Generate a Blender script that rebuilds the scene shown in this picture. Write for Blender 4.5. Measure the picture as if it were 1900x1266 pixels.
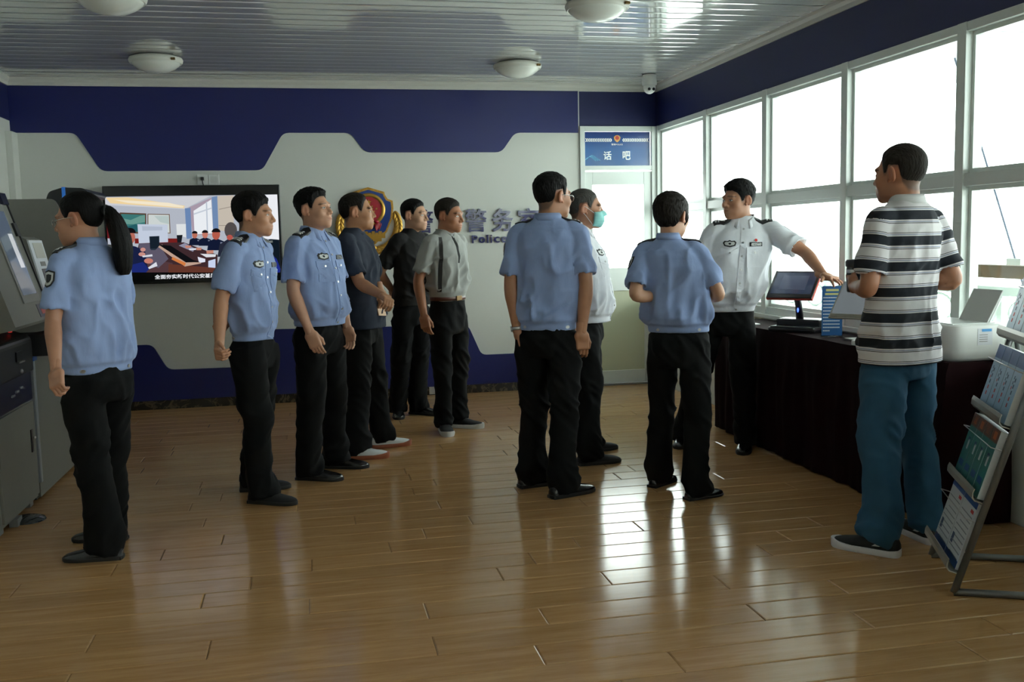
import bpy, bmesh, math, random
import numpy as np
from mathutils import Vector, Matrix, Euler
from mathutils.bvhtree import BVHTree

for o in list(bpy.data.objects):
    bpy.data.objects.remove(o)
scene = bpy.context.scene
COL = scene.collection

# ---------------------------------------------------------------- camera
FPX, YAW, PITCH, ROLL, CAM_H = 1819.87, .2031, -.1032, -.0212, 1.36
_f = Vector((math.sin(YAW)*math.cos(PITCH), math.cos(YAW)*math.cos(PITCH), math.sin(PITCH)))
_r = Vector((math.cos(YAW), -math.sin(YAW), 0)); _u = _r.cross(_f)
CR = _r*math.cos(ROLL)+_u*math.sin(ROLL); CU = -_r*math.sin(ROLL)+_u*math.cos(ROLL); CF = _f
CPOS = Vector((0, 0, CAM_H))
cam = bpy.data.cameras.new('camera'); cam.sensor_width = 36; cam.lens = FPX/1900*36; cam.clip_start = .05
camo = bpy.data.objects.new('camera', cam); COL.objects.link(camo)
m3 = Matrix((CR, CU, -CF)).transposed()
camo.matrix_world = Matrix.Translation(CPOS) @ m3.to_4x4()
scene.camera = camo

def ray(u, v): return CF*FPX + CR*(u-950) + CU*(633-v)
def onz(u, v, z=0.): r = ray(u, v); return CPOS + r*((z-CAM_H)/r.z)
def ony(u, v, y): r = ray(u, v); return CPOS + r*(y/r.y)
def onx(u, v, x): r = ray(u, v); return CPOS + r*(x/r.x)

# ---------------------------------------------------------------- light and exposure
w = bpy.data.worlds.new('world'); scene.world = w; w.use_nodes = True
bg = w.node_tree.nodes['Background']
bg.inputs[0].default_value = (.93, 1.0, .972, 1); bg.inputs[1].default_value = 3.2
vs = scene.view_settings
vs.view_transform = 'Standard'; vs.look = 'None'; vs.gamma = 1; vs.use_curve_mapping = False
vs.exposure = 1.6
scene.cycles.use_denoising = True
scene.cycles.max_bounces = 10; scene.cycles.diffuse_bounces = 5; scene.cycles.glossy_bounces = 5
scene.cycles.transparent_max_bounces = 16

# ---------------------------------------------------------------- materials
MATS = {}
def lin(c):
    return tuple(((x/255)/12.92 if x/255 <= .04045 else ((x/255+.055)/1.055)**2.4) for x in c)
def mat(name, col, rough=.6, metal=0., spec=.5, emit=None, estr=1., bump=0., bscale=200., bstretch=(1,1,1),
        vary=0., vscale=6., coat=0., attr=None, sheen=0., alpha=None):
    if name in MATS: return MATS[name]
    m = bpy.data.materials.new(name); m.use_nodes = True; nt = m.node_tree; N = nt.nodes; L = nt.links
    p = N['Principled BSDF']
    p.inputs['Base Color'].default_value = (*col, 1); p.inputs['Roughness'].default_value = rough
    p.inputs['Metallic'].default_value = metal; p.inputs['Specular IOR Level'].default_value = spec
    if coat: p.inputs['Coat Weight'].default_value = coat; p.inputs['Coat Roughness'].default_value = .05
    if sheen: p.inputs['Sheen Weight'].default_value = sheen
    if emit is not None:
        p.inputs['Emission Color'].default_value = (*emit, 1); p.inputs['Emission Strength'].default_value = estr
    tc = N.new('ShaderNodeTexCoord')
    src = None
    if attr:
        a = N.new('ShaderNodeAttribute'); a.attribute_name = attr; src = a.outputs['Color']
        L.new(src, p.inputs['Base Color'])
    if vary:
        n = N.new('ShaderNodeTexNoise'); n.inputs['Scale'].default_value = vscale; n.inputs['Detail'].default_value = 4
        L.new(tc.outputs['Object'], n.inputs['Vector'])
        r = N.new('ShaderNodeMapRange'); r.inputs[1].default_value = .3; r.inputs[2].default_value = .7
        r.inputs[3].default_value = 1-vary; r.inputs[4].default_value = 1+vary
        L.new(n.outputs['Fac'], r.inputs[0])
        mx = N.new('ShaderNodeMix'); mx.data_type = 'RGBA'; mx.blend_type = 'MULTIPLY'; mx.inputs[0].default_value = 1
        if src: L.new(src, mx.inputs[6])
        else: mx.inputs[6].default_value = (*col, 1)
        L.new(r.outputs[0], mx.inputs[7]); L.new(mx.outputs[2], p.inputs['Base Color'])
    if bump:
        mp = N.new('ShaderNodeMapping'); mp.inputs['Scale'].default_value = bstretch
        L.new(tc.outputs['Object'], mp.inputs[0])
        n = N.new('ShaderNodeTexNoise'); n.inputs['Scale'].default_value = bscale; n.inputs['Detail'].default_value = 3
        L.new(mp.outputs[0], n.inputs['Vector'])
        b = N.new('ShaderNodeBump'); b.inputs['Strength'].default_value = bump; b.inputs['Distance'].default_value = .01
        L.new(n.outputs['Fac'], b.inputs['Height']); L.new(b.outputs[0], p.inputs['Normal'])
    MATS[name] = m
    return m
def emat(name, col, s=1.):
    if name in MATS: return MATS[name]
    m = bpy.data.materials.new(name); m.use_nodes = True; nt = m.node_tree
    nt.nodes.remove(nt.nodes['Principled BSDF'])
    e = nt.nodes.new('ShaderNodeEmission'); e.inputs[0].default_value = (*col, 1); e.inputs[1].default_value = s
    nt.links.new(e.outputs[0], nt.nodes['Material Output'].inputs[0]); MATS[name] = m
    return m
def glassmat(name, tint=(.97, 1, .99), refl=.06):
    if name in MATS: return MATS[name]
    m = bpy.data.materials.new(name); m.use_nodes = True; nt = m.node_tree; nt.nodes.remove(nt.nodes['Principled BSDF'])
    t = nt.nodes.new('ShaderNodeBsdfTransparent'); t.inputs[0].default_value = (*tint, 1)
    g = nt.nodes.new('ShaderNodeBsdfGlossy'); g.inputs['Roughness'].default_value = .02
    mx = nt.nodes.new('ShaderNodeMixShader'); mx.inputs[0].default_value = refl
    nt.links.new(t.outputs[0], mx.inputs[1]); nt.links.new(g.outputs[0], mx.inputs[2])
    nt.links.new(mx.outputs[0], nt.nodes['Material Output'].inputs[0]); MATS[name] = m
    return m
def wood(name, c1, c2, stretch=(1.2, 14, 14), rough=.14, randobj=True, coat=.3):
    if name in MATS: return MATS[name]
    m = bpy.data.materials.new(name); m.use_nodes = True; nt = m.node_tree; N = nt.nodes; L = nt.links
    p = N['Principled BSDF']; p.inputs['Roughness'].default_value = rough; p.inputs['Specular IOR Level'].default_value = .42
    p.inputs['Coat Weight'].default_value = coat; p.inputs['Coat Roughness'].default_value = .06
    tc = N.new('ShaderNodeTexCoord'); oi = N.new('ShaderNodeObjectInfo')
    ad = N.new('ShaderNodeVectorMath'); ad.operation = 'MULTIPLY_ADD'
    L.new(oi.outputs['Random'], ad.inputs[0]); ad.inputs[1].default_value = (37, 53, 71); L.new(tc.outputs['Object'], ad.inputs[2])
    mp = N.new('ShaderNodeMapping'); mp.inputs['Scale'].default_value = stretch; L.new(ad.outputs[0], mp.inputs[0])
    n1 = N.new('ShaderNodeTexNoise'); n1.inputs['Scale'].default_value = 2.2; n1.inputs['Detail'].default_value = 6; n1.inputs['Distortion'].default_value = .6
    L.new(mp.outputs[0], n1.inputs['Vector'])
    n2 = N.new('ShaderNodeTexNoise'); n2.inputs['Scale'].default_value = 14; n2.inputs['Detail'].default_value = 3; L.new(mp.outputs[0], n2.inputs['Vector'])
    mm = N.new('ShaderNodeMath'); mm.operation = 'MULTIPLY_ADD'; L.new(n2.outputs['Fac'], mm.inputs[0]); mm.inputs[1].default_value = .35; L.new(n1.outputs['Fac'], mm.inputs[2])
    rp = N.new('ShaderNodeMapRange'); rp.inputs[1].default_value = .45; rp.inputs[2].default_value = .95; L.new(mm.outputs[0], rp.inputs[0])
    mx = N.new('ShaderNodeMix'); mx.data_type = 'RGBA'; mx.inputs[6].default_value = (*c1, 1); mx.inputs[7].default_value = (*c2, 1)
    L.new(rp.outputs[0], mx.inputs[0])
    hv = N.new('ShaderNodeHueSaturation'); L.new(mx.outputs[2], hv.inputs['Color'])
    vr = N.new('ShaderNodeMapRange'); vr.inputs[3].default_value = .93; vr.inputs[4].default_value = 1.07; L.new(oi.outputs['Random'], vr.inputs[0])
    L.new(vr.outputs[0], hv.inputs['Value']); L.new(hv.outputs[0], p.inputs['Base Color'])
    b = N.new('ShaderNodeBump'); b.inputs['Strength'].default_value = .04; b.inputs['Distance'].default_value = .004
    L.new(n2.outputs['Fac'], b.inputs['Height']); L.new(b.outputs[0], p.inputs['Normal'])
    MATS[name] = m
    return m

# ---------------------------------------------------------------- mesh helpers
def link(o, parent=None):
    COL.objects.link(o)
    if parent is not None: o.parent = parent
    return o
def tag(o, label=None, cat=None, group=None, kind=None):
    if label: o['label'] = label
    if cat: o['category'] = cat
    if group: o['group'] = group
    if kind: o['kind'] = kind
    return o
def empty(name, loc=(0, 0, 0), rz=0.):
    o = bpy.data.objects.new(name, None); o.location = loc; o.rotation_euler = (0, 0, rz); o.empty_display_size = .1
    return link(o)
def mesh(name, verts, faces, m=None, parent=None, smooth=False, loc=None, mats=None, idx=None):
    me = bpy.data.meshes.new(name)
    me.from_pydata([tuple(v) for v in verts], [], [tuple(f) for f in faces]); me.update()
    if mats:
        for q in mats: me.materials.append(q)
        if idx is not None: me.polygons.foreach_set('material_index', list(idx))
    elif m: me.materials.append(m)
    if smooth: me.polygons.foreach_set('use_smooth', [True]*len(me.polygons))
    o = bpy.data.objects.new(name, me)
    if loc: o.location = loc
    return link(o, parent)
class MB:
    """collects shapes that belong to one mesh"""
    def __init__(s): s.v = []; s.f = []; s.mi = []
    def add(s, V, F, mi=0):
        b = len(s.v); s.v += [tuple(v) for v in V]; s.f += [tuple(i+b for i in f) for f in F]; s.mi += [mi]*len(F); return s
    def box(s, a, b, mi=0, R=None, c=None, bev=0.):
        bm = bmesh.new(); bmesh.ops.create_cube(bm, size=1)
        for v in bm.verts: v.co = Vector([(a[i]+b[i])/2+v.co[i]*(b[i]-a[i]) for i in range(3)])
        if bev: bmesh.ops.bevel(bm, geom=bm.edges[:], offset=bev, segments=2, affect='EDGES', profile=.6)
        bm.verts.index_update()
        V = [v.co.copy() for v in bm.verts]; F = [[x.index for x in f.verts] for f in bm.faces]; bm.free()
        if R is not None: V = [R @ v for v in V]
        if c is not None: V = [v+Vector(c) for v in V]
        return s.add(V, F, mi)
    def tube(s, pts, rad, n=10, mi=0, caps=True, flat=None, up=None):
        V, F = tube(pts, rad, n, caps, flat, up); return s.add(V, F, mi)
    def prism(s, poly, fn, h0, h1, mi=0):
        """poly: 2D list; fn(x,y,h)->3D"""
        n = len(poly); V = [fn(x, y, h0) for x, y in poly]+[fn(x, y, h1) for x, y in poly]
        F = [tuple(range(n)), tuple(range(2*n-1, n-1, -1))]+[(i, i+n, (i+1) % n+n, (i+1) % n) for i in range(n)]
        return s.add(V, F, mi)
    def lathe(s, prof, c, n=24, mi=0, axis='Z'):
        V = []; F = []
        for r, z in prof:
            for i in range(n):
                a = 2*math.pi*i/n; p = (r*math.cos(a), r*math.sin(a), z)
                if axis == 'Y': p = (p[0], p[2], p[1])
                if axis == 'X': p = (p[2], p[0], p[1])
                V.append((p[0]+c[0], p[1]+c[1], p[2]+c[2]))
        for j in range(len(prof)-1):
            for i in range(n): F.append((j*n+i, j*n+(i+1) % n, (j+1)*n+(i+1) % n, (j+1)*n+i))
        return s.add(V, F, mi)
    def ell(s, c, r, mi=0, nu=12, nv=8, R=None):
        V = []; F = []
        for j in range(nv+1):
            t = math.pi*j/nv
            for i in range(nu):
                a = 2*math.pi*i/nu; v = Vector((r[0]*math.sin(t)*math.cos(a), r[1]*math.sin(t)*math.sin(a), r[2]*math.cos(t)))
                if R is not None: v = R @ v
                V.append(v+Vector(c))
        for j in range(nv):
            for i in range(nu): F.append((j*nu+i, (j+1)*nu+i, (j+1)*nu+(i+1) % nu, j*nu+(i+1) % nu))
        return s.add(V, F, mi)
    def build(s, name, m=None, parent=None, smooth=False, mats=None, fix=True, sharp=None):
        me = bpy.data.meshes.new(name); me.from_pydata(s.v, [], s.f); me.update()
        for q in (mats or ([m] if m else [])): me.materials.append(q)
        if mats: me.polygons.foreach_set('material_index', s.mi)
        if fix:
            bm = bmesh.new(); bm.from_mesh(me); bmesh.ops.remove_doubles(bm, verts=bm.verts, dist=1e-6)
            bmesh.ops.recalc_face_normals(bm, faces=bm.faces); bm.to_mesh(me); bm.free()
        if smooth:
            me.polygons.foreach_set('use_smooth', [True]*len(me.polygons))
            if sharp: me.set_sharp_from_angle(angle=math.radians(sharp))
        o = bpy.data.objects.new(name, me)
        return link(o, parent)
def frame_dirs(pts):
    T = []
    for i in range(len(pts)):
        a = pts[max(i-1, 0)]; b = pts[min(i+1, len(pts)-1)]; T.append((b-a).normalized())
    return T
def tube(pts, rad, n=10, caps=True, flat=None, up=None):
    pts = [Vector(p) for p in pts]
    if not hasattr(rad, '__len__'): rad = [rad]*len(pts)
    T = frame_dirs(pts); V = []; F = []
    ref = Vector(up) if up is not None else (Vector((0, 0, 1)) if abs(T[0].z) < .9 else Vector((0, 1, 0)))
    X = ref - T[0]*ref.dot(T[0]); X.normalize()
    for i, p in enumerate(pts):
        X = X - T[i]*X.dot(T[i]); X.normalize(); Y = T[i].cross(X)
        r = rad[i]; rx, ry = r if hasattr(r, '__len__') else (r, r)
        for k in range(n):
            a = 2*math.pi*k/n; V.append(p+X*(rx*math.cos(a))+Y*(ry*math.sin(a)))
    for i in range(len(pts)-1):
        for k in range(n): F.append((i*n+k, i*n+(k+1) % n, (i+1)*n+(k+1) % n, (i+1)*n+k))
    if caps:
        F.append(tuple(range(n-1, -1, -1))); b = (len(pts)-1)*n; F.append(tuple(range(b, b+n)))
    return V, F
def rounded(poly, r, seg=4):
    """round the corners of a closed 2D polygon (r: number or per-corner list)"""
    out = []; n = len(poly)
    for i in range(n):
        rr = r[i] if hasattr(r, '__len__') else r
        p0 = Vector(poly[i-1]); p = Vector(poly[i]); p1 = Vector(poly[(i+1) % n])
        if rr <= 0: out.append(tuple(p)); continue
        d0 = (p0-p); d1 = (p1-p); t = min(rr, d0.length*.45, d1.length*.45)
        a = p+d0.normalized()*t; b = p+d1.normalized()*t
        for k in range(seg+1):
            s = k/seg; out.append(tuple(a*(1-s)**2+p*2*s*(1-s)+b*s*s))
    return out
def text_mesh(name, s, size, m, parent=None, depth=.002, offset=0., M=None, align='LEFT', sx=1., space=1.):
    c = bpy.data.curves.new(name, 'FONT'); c.body = s; c.size = size; c.extrude = depth; c.offset = offset
    c.align_x = align; c.resolution_u = 3; c.space_character = space
    o = bpy.data.objects.new(name, c); COL.objects.link(o)
    dg = bpy.context.evaluated_depsgraph_get(); me = bpy.data.meshes.new_from_object(o.evaluated_get(dg))
    bpy.data.objects.remove(o); bpy.data.curves.remove(c)
    me.name = name; me.materials.clear(); me.materials.append(m)
    if sx != 1: me.transform(Matrix.Diagonal((sx, 1, 1, 1)))
    if M is not None: me.transform(M)
    o = bpy.data.objects.new(name, me)
    return link(o, parent)
def fit_text(name, s, x0, z0, x1, z1, y, m, parent, depth=.01, offset=.0):
    """text standing in the plane y, facing -Y, fitted into a box"""
    o = text_mesh(name, s, 1., m, parent, depth=.5, offset=offset)
    me = o.data; co = np.empty(len(me.vertices)*3); me.vertices.foreach_get('co', co); co = co.reshape(-1, 3)
    lo = co.min(0); hi = co.max(0); q = np.empty_like(co)
    q[:, 0] = x0+(co[:, 0]-lo[0])/(hi[0]-lo[0])*(x1-x0); q[:, 2] = z0+(co[:, 1]-lo[1])/(hi[1]-lo[1])*(z1-z0)
    q[:, 1] = y-(co[:, 2]-lo[2])/(hi[2]-lo[2])*depth
    me.vertices.foreach_set('co', q.ravel()); me.update()
    return o
def mirror_x(poly): return poly+[(-x, y) for x, y in reversed(poly) if abs(x) > 1e-6]

# ---------------------------------------------------------------- room
X0, X1, YB, YF, ZC = -2.28, 3.16, 8.614, -3.0, 2.72
ZT = 2.357            # top of window openings
M_WALL = mat('white wall paint', lin((206, 208, 202)), .55, bump=.02, bscale=60)
M_NAVY = mat('navy lacquer board', lin((23, 31, 96)), .38, vary=.03)
M_NAVY2 = mat('navy wall paint', lin((20, 27, 80)), .45, vary=.03)
M_ALU = mat('white aluminium', lin((214, 220, 216)), .35, metal=.0, spec=.6)
M_ALUG = mat('grey aluminium', lin((150, 153, 152)), .35, metal=.7)
M_PVC = mat('glossy ceiling pvc', lin((196, 197, 196)), .06, spec=.8, coat=.6)
M_CORN = mat('cornice white', lin((205, 204, 198)), .5)
M_GLASS = glassmat('window glass')
M_STEEL = mat('brushed steel', (.6, .6, .6), .3, metal=1.)
M_DARKM = mat('dark metal', (.05, .05, .055), .35, metal=.6)
M_BLACK = mat('black plastic', (.012, .012, .014), .35)
M_WHITEP = mat('white plastic', lin((222, 224, 222)), .35)
M_GREYP = mat('grey plastic', lin((128, 128, 124)), .45)

def struct(o): o['kind'] = 'structure'; return o
# floor
rng = random.Random(7)
fl = MB().box((X0-.1, YF-.1, -.14), (X1+.1, YB+.1, -.006)).build('floor', mat('floor screed', lin((86, 62, 38)), .8)); struct(fl)
M_PLANK = wood('oak laminate', lin((168, 126, 82)), lin((190, 151, 107)), rough=.14, coat=.0)
PW, PL, PY0 = .1605, 1.168, 2.784
phase = {0: 1.106, 1: .695, 2: .367, 3: .785, 4: .377, 5: 1.12, 6: .717, 7: .89, 8: 1.131, 9: 1.476, 10: .483, 11: .727}
pmesh = {}
def plank_mesh(L_, W_):
    k = (round(L_, 3), round(W_, 3))
    if k not in pmesh:
        b = .0050; g = .0007
        hx, hy = L_/2-g, W_/2-g
        V = [(-hx, -hy, -.006), (hx, -hy, -.006), (hx, hy, -.006), (-hx, hy, -.006),
             (-hx, -hy, -.0022), (hx, -hy, -.0022), (hx, hy, -.0022), (-hx, hy, -.0022),
             (-hx+b, -hy+b, 0), (hx-b, -hy+b, 0), (hx-b, hy-b, 0), (-hx+b, hy-b, 0)]
        F = [(3, 2, 1, 0), (8, 9, 10, 11)]
        for i in range(4):
            j = (i+1) % 4; F += [(i, j, j+4, i+4), (i+4, j+4, j+8, i+8)]
        me = bpy.data.meshes.new('plank'); me.from_pydata(V, [], F); me.materials.append(M_PLANK); pmesh[k] = me
    return pmesh[k]
far = MB()
k = math.floor((YF-PY0)/PW)
while PY0+k*PW < YB:
    ya, yb = max(PY0+k*PW, YF), min(PY0+(k+1)*PW, YB)
    ph = phase.get(k, rng.uniform(0, PL)) % PL
    x = X0 - ((X0-ph) % PL)
    while x < X1:
        xa, xb = max(x, X0), min(x+PL, X1)
        if xb-xa > .01:
            if k >= -3:
                o = bpy.data.objects.new('plank', plank_mesh(xb-xa, yb-ya)); o.location = ((xa+xb)/2, (ya+yb)/2, 0)
                o.rotation_euler = (rng.gauss(0, .0006), rng.gauss(0, .00012), 0)
                link(o, fl)
            else:
                far.box((xa+.001, ya+.001, -.006), (xb-.001, yb-.001, 0))
        x += PL
    k += 1
st = far.build('plank', M_PLANK, fl); st['kind'] = 'stuff'
# ceiling: glossy strips along X
ce = MB().box((X0-.1, YF-.1, ZC+.012), (X1+.1, YB+.1, ZC+.12)).build('ceiling', M_CORN); struct(ce)
cw = .144
V = []; prof = []
for t in range(13):
    s = t/12; y = (s-.5)*(cw-.004); z = .00012*(1-(2*s-1)**2)*-1 + (.0016 if t in (0, 12) else 0); prof.append((y, z))
half = (X1-X0)/2
Vc = []; Fc = []
for xx in (-half, half):
    for y, z in prof: Vc.append((xx, y, z))
n = len(prof)
for i in range(n-1): Fc.append((i, i+1, n+i+1, n+i))
cme = bpy.data.meshes.new('ceiling_panel'); cme.from_pydata(Vc, [], Fc); cme.materials.append(M_PVC)
cme.polygons.foreach_set('use_smooth', [True]*len(cme.polygons))
y = YB-cw/2; far = MB()
while y > YF:
    if y > 1.5:
        o = bpy.data.objects.new('ceiling_panel', cme); o.location = ((X0+X1)/2, y, ZC+.004); o.rotation_euler = (rng.gauss(0, .0009), rng.gauss(0, .0002), 0)
        link(o, ce)
    else:
        far.add([((X0+X1)/2+a, y+b, ZC+.004+c) for a, b, c in Vc], Fc)
    y -= cw
st = far.build('ceiling_panel', M_PVC, ce, smooth=True, fix=False); st['kind'] = 'stuff'
# cornice (trim)
def cornice(name, a, b, inward):
    a = Vector(a); b = Vector(b); i = Vector(inward); mb = MB()
    prof = [(0, -.075), (.012, -.075), (.016, -.05), (.03, -.03), (.034, -.012), (.05, -.010), (.05, 0.0), (0, 0.0)]
    V = []; 
    for p in (a, b):
        for d, z in prof: V.append(p+i*d+Vector((0, 0, z)))
    n = len(prof); F = [tuple(range(n)), tuple(range(2*n-1, n-1, -1))]+[(k, (k+1) % n, n+(k+1) % n, n+k) for k in range(n)]
    mb.add(V, F); o = mb.build(name, M_CORN); struct(o); return o
ZK = 2.735
cornice('trim_1', (X0, YB-.02, ZK), (2.418, YB-.02, ZK), (0, -1, 0))
cornice('trim_2', (2.418, YB, ZK), (X1, YB, ZK), (0, -1, 0))
cornice('trim_3', (X1, YF, ZK), (X1, YB, ZK), (-1, 0, 0))
cornice('trim_4', (X0, YF, ZK), (X0, YB, ZK), (1, 0, 0))
# back wall with door opening (door x 2.43..3.16)
DX0, DX1, DZ = 2.43, 3.16, 2.355
wb = MB().box((X0-.12, YB, 0), (DX0, YB+.15, ZC+.1)).box((DX0, YB, DZ), (X1+.2, YB+.15, ZC+.1), mi=1).build('wall_back', mats=[M_WALL, M_NAVY2]); struct(wb)
# left wall
wl = MB().box((X0-.12, YF, 0), (X0, YB, 2.385)).box((X0-.12, YF, 2.385), (X0, YB, ZC+.1), mi=1).build('wall_left', mats=[M_WALL, M_NAVY2]); struct(wl)
pil = MB().box((X0, YB-.16, 0), (X0+.05, YB, 2.29), bev=.004).build('trim_5', M_WALL); struct(pil)
wf = MB().box((X0-.12, YF-.12, 0), (X1+.12, YF, ZC+.1)).build('wall_front', M_WALL); struct(wf)
# navy boards on the back wall
def wallboard(name, poly, m, t=.018):
    mb = MB(); mb.prism(poly, lambda x, z, h: (x, YB-h, z), 0, t)
    o = mb.build(name, m); struct(o); return o
top = [(X0, 2.292), (-1.795, 2.292), (-1.617, 1.984), (-.34, 1.984), (-.158, 2.294), (.403, 2.294), (.520, 2.129), (1.713, 2.127), (1.838, 2.297), (2.418, 2.297), (2.418, 2.72), (X0, 2.72)]
wallboard('trim_6', rounded(top, [0, .05, .05, .05, .05, .05, .05, .05, .05, 0, 0, 0]), M_NAVY, .009)
low = [(X0, .06), (2.418, .06), (2.418, .337), (1.49, .337), (1.374, .598), (-.28, .66), (-.64, .325), (-1.187, .331), (-1.30, .548), (X0, .555)]
low = [(X0, .06), (2.418, .06), (2.418, .337), (1.49, .337), (1.374, .612), (-.40, .640), (-.62, .325), (-1.187, .331), (-1.30, .548), (X0, .555)]
wallboard('trim_7', rounded(low, [0, 0, 0, .05, .05, .05, .05, .05, .05, 0]), M_NAVY)
# marble baseboard
def marble(name):
    m = mat(name, lin((44, 38, 32)), .18)
    nt = m.node_tree; N = nt.nodes; L = nt.links
    tc = N.new('ShaderNodeTexCoord'); no = N.new('ShaderNodeTexNoise'); no.inputs['Scale'].default_value = 9; no.inputs['Detail'].default_value = 8; no.inputs['Distortion'].default_value = 1.4
    L.new(tc.outputs['Object'], no.inputs['Vector'])
    rp = N.new('ShaderNodeValToRGB'); e = rp.color_ramp.elements
    e[0].position = .46; e[0].color = (*lin((40, 34, 28)), 1); e[1].position = .56; e[1].color = (*lin((38, 32, 26)), 1)
    q = e.new(.505); q.color = (*lin((96, 84, 66)), 1)
    L.new(no.outputs['Fac'], rp.inputs[0]); L.new(rp.outputs[0], N['Principled BSDF'].inputs['Base Color']); return m
M_MARB = marble('dark marble')
bb = MB().box((X0, YB-.03, 0), (2.418, YB, .075), bev=.003).build('baseboard_back', M_MARB); struct(bb)
bb = MB().box((X0, YF, 0), (X0+.02, YB-.03, .075)).build('baseboard_left', M_MARB); struct(bb)
# window wall: parapet, header, frame
ZS = .80
par = MB().box((X1, YF, 0), (X1+.16, YB, ZS-.03)).build('wall_right', M_WALL); struct(par)
hd = MB().box((X1, YF, ZT), (X1+.16, YB+.15, ZC+.1)).build('wall_right_header', M_NAVY2); struct(hd); hd.name = 'wall_header'
sill = MB().box((X1-.03, YF, ZS-.03), (X1+.2, YB, ZS), bev=.004).build('trim_8', M_ALU); struct(sill)
mull = [8.60, 7.49, 6.44, 5.395, 4.33, 3.27, 2.22, 1.17, .12, -.93, -1.98, -3.0]
wn = 1
ZM0, ZM1 = 1.572, 1.635
for i in range(len(mull)-1):
    b, a = mull[i], mull[i+1]
    W = empty('window_%d' % wn, (X1, (a+b)/2, ZS)); struct(W); wn += 1
    def lb(p, q): return ((p[0]-X1, p[1]-(a+b)/2, p[2]-ZS), (q[0]-X1, q[1]-(a+b)/2, q[2]-ZS))
    mw = .034
    MB().box(*lb((X1-.012, b-mw, ZS), (X1+.09, b+mw if i else b, ZT)), bev=.003).build('mullion', M_ALU, W)
    MB().box(*lb((X1-.004, a+mw, ZM0), (X1+.08, b-mw, ZM1)), bev=.003).build('transom', M_ALU, W)
    MB().box(*lb((X1-.006, a+mw, ZT-.045), (X1+.09, b-mw, ZT)), bev=.003).build('head_rail', M_ALU, W)
    MB().box(*lb((X1-.002, a+mw, ZS), (X1+.08, b-mw, ZS+.05)), bev=.003).build('bottom_rail', M_ALU, W)
    for z0, z1 in ((ZS+.05, ZM0), (ZM1, ZT-.045)):
        fr = MB(); t = .022
        for p, q in (((X1+.025, a+mw, z0), (X1+.06, a+mw+t, z1)), ((X1+.025, b-mw-t, z0), (X1+.06, b-mw, z1)),
                     ((X1+.025, a+mw+t, z0), (X1+.06, b-mw-t, z0+t)), ((X1+.025, a+mw+t, z1-t), (X1+.06, b-mw-t, z1))):
            fr.box(*lb(p, q))
        f = fr.build('sash', M_ALU, W)
        p, q = lb((X1+.04, a+mw+t, z0+t), (X1+.046, b-mw-t, z1-t))
        MB().box(p, q).build('pane', M_GLASS, f)
# door in the back wall
Dr = empty('door_1', ((DX0+DX1)/2, YB, 0)); struct(Dr)
def dl(*a): return tuple((p[0]-(DX0+DX1)/2, p[1]-YB, p[2]) for p in a)
fr = MB()
fr.box(*dl((DX0, YB-.02, 0), (DX0+.045, YB+.1, DZ)), bev=.003).box(*dl((DX1-.055, YB-.02, 0), (DX1, YB+.1, DZ)), bev=.003)
fr.box(*dl((DX0+.045, YB-.018, DZ-.045), (DX1-.055, YB+.1, DZ)), bev=.003).box(*dl((DX0+.045, YB-.018, 1.965), (DX1-.055, YB+.1, 2.003)), bev=.003)
fr.build('door_frame', M_ALU, Dr)
lf = MB(); lx0, lx1, lz1 = DX0+.046, DX1-.057, 1.952
lf.box(*dl((lx0, YB, .02), (lx0+.07, YB+.05, lz1)), bev=.004).box(*dl((lx1-.07, YB, .02), (lx1, YB+.05, lz1)), bev=.004)
lf.box(*dl((lx0+.07, YB+.001, 1.835), (lx1-.07, YB+.05, lz1)), bev=.004).box(*dl((lx0+.07, YB+.001, .87), (lx1-.07, YB+.05, 1.08)), bev=.004)
lf.box(*dl((lx0+.07, YB+.001, .02), (lx1-.07, YB+.05, .135)), bev=.004)
leaf = lf.build('door_leaf', M_ALU, Dr)
MB().box(*dl((lx0+.07, YB+.02, 1.08), (lx1-.07, YB+.026, 1.835))).build('pane', M_GLASS, leaf)
M_DPAN = mat('pale door panel', lin((200, 204, 176)), .5)
MB().box(*dl((lx0+.07, YB+.015, .135), (lx1-.07, YB+.035, .87))).build('lower_panel', M_DPAN, leaf)
MB().box(*dl((DX0, YB-.03, 0), (DX1, YB+.1, .018)), bev=.003).build('threshold', M_ALUG, Dr)
hb = MB(); hb.box(*dl((lx1-.05, YB-.012, 1.0), (lx1-.02, YB, 1.16)), bev=.004); hb.tube(dl((lx1-.035, YB-.01, 1.1), (lx1-.035, YB-.05, 1.1), (lx1-.13, YB-.05, 1.1)), .009)
hb.build('door_handle', M_STEEL, leaf)
# ---------------------------------------------------------------- outside
ter = MB().box((X1+.16, YF-6, -.3), (X1+16, YB+14, -.12)).build('terrace_floor', mat('pale paving', lin((205, 207, 203)), .8)); struct(ter)
ter.name = 'terrace'
por = MB().box((X1+.16, YF-1, 2.75), (X1+2.9, YB+2, 2.85)).build('porch_ceiling', mat('porch white', lin((140, 144, 140)), .6)); struct(por)
yy = YF
M_PORS = mat('porch strip', lin((158, 163, 160)), .5)
while yy < YB+1.5:
    MB().box((X1+.18, yy, 2.735), (X1+2.88, yy+.19, 2.75)).build('ceiling_strip', M_PORS, por); yy += .2
rl = empty('balcony_railing', (X1+.75, 5.0, -.12)); tag(rl, 'pale balcony railing with round openwork and a wooden handrail outside the windows', 'railing')
M_RAIL = mat('pale green railing', lin((196, 208, 202)), .5)
MB().box((-.03, -6, .98+.12), (.03, 3.2, 1.03+.12)).box((-.03, -6, .88), (.03, 3.2, .91)).box((-.03, -6, .25), (.03, 3.2, .29)).build('rail', M_RAIL, rl)
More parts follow.
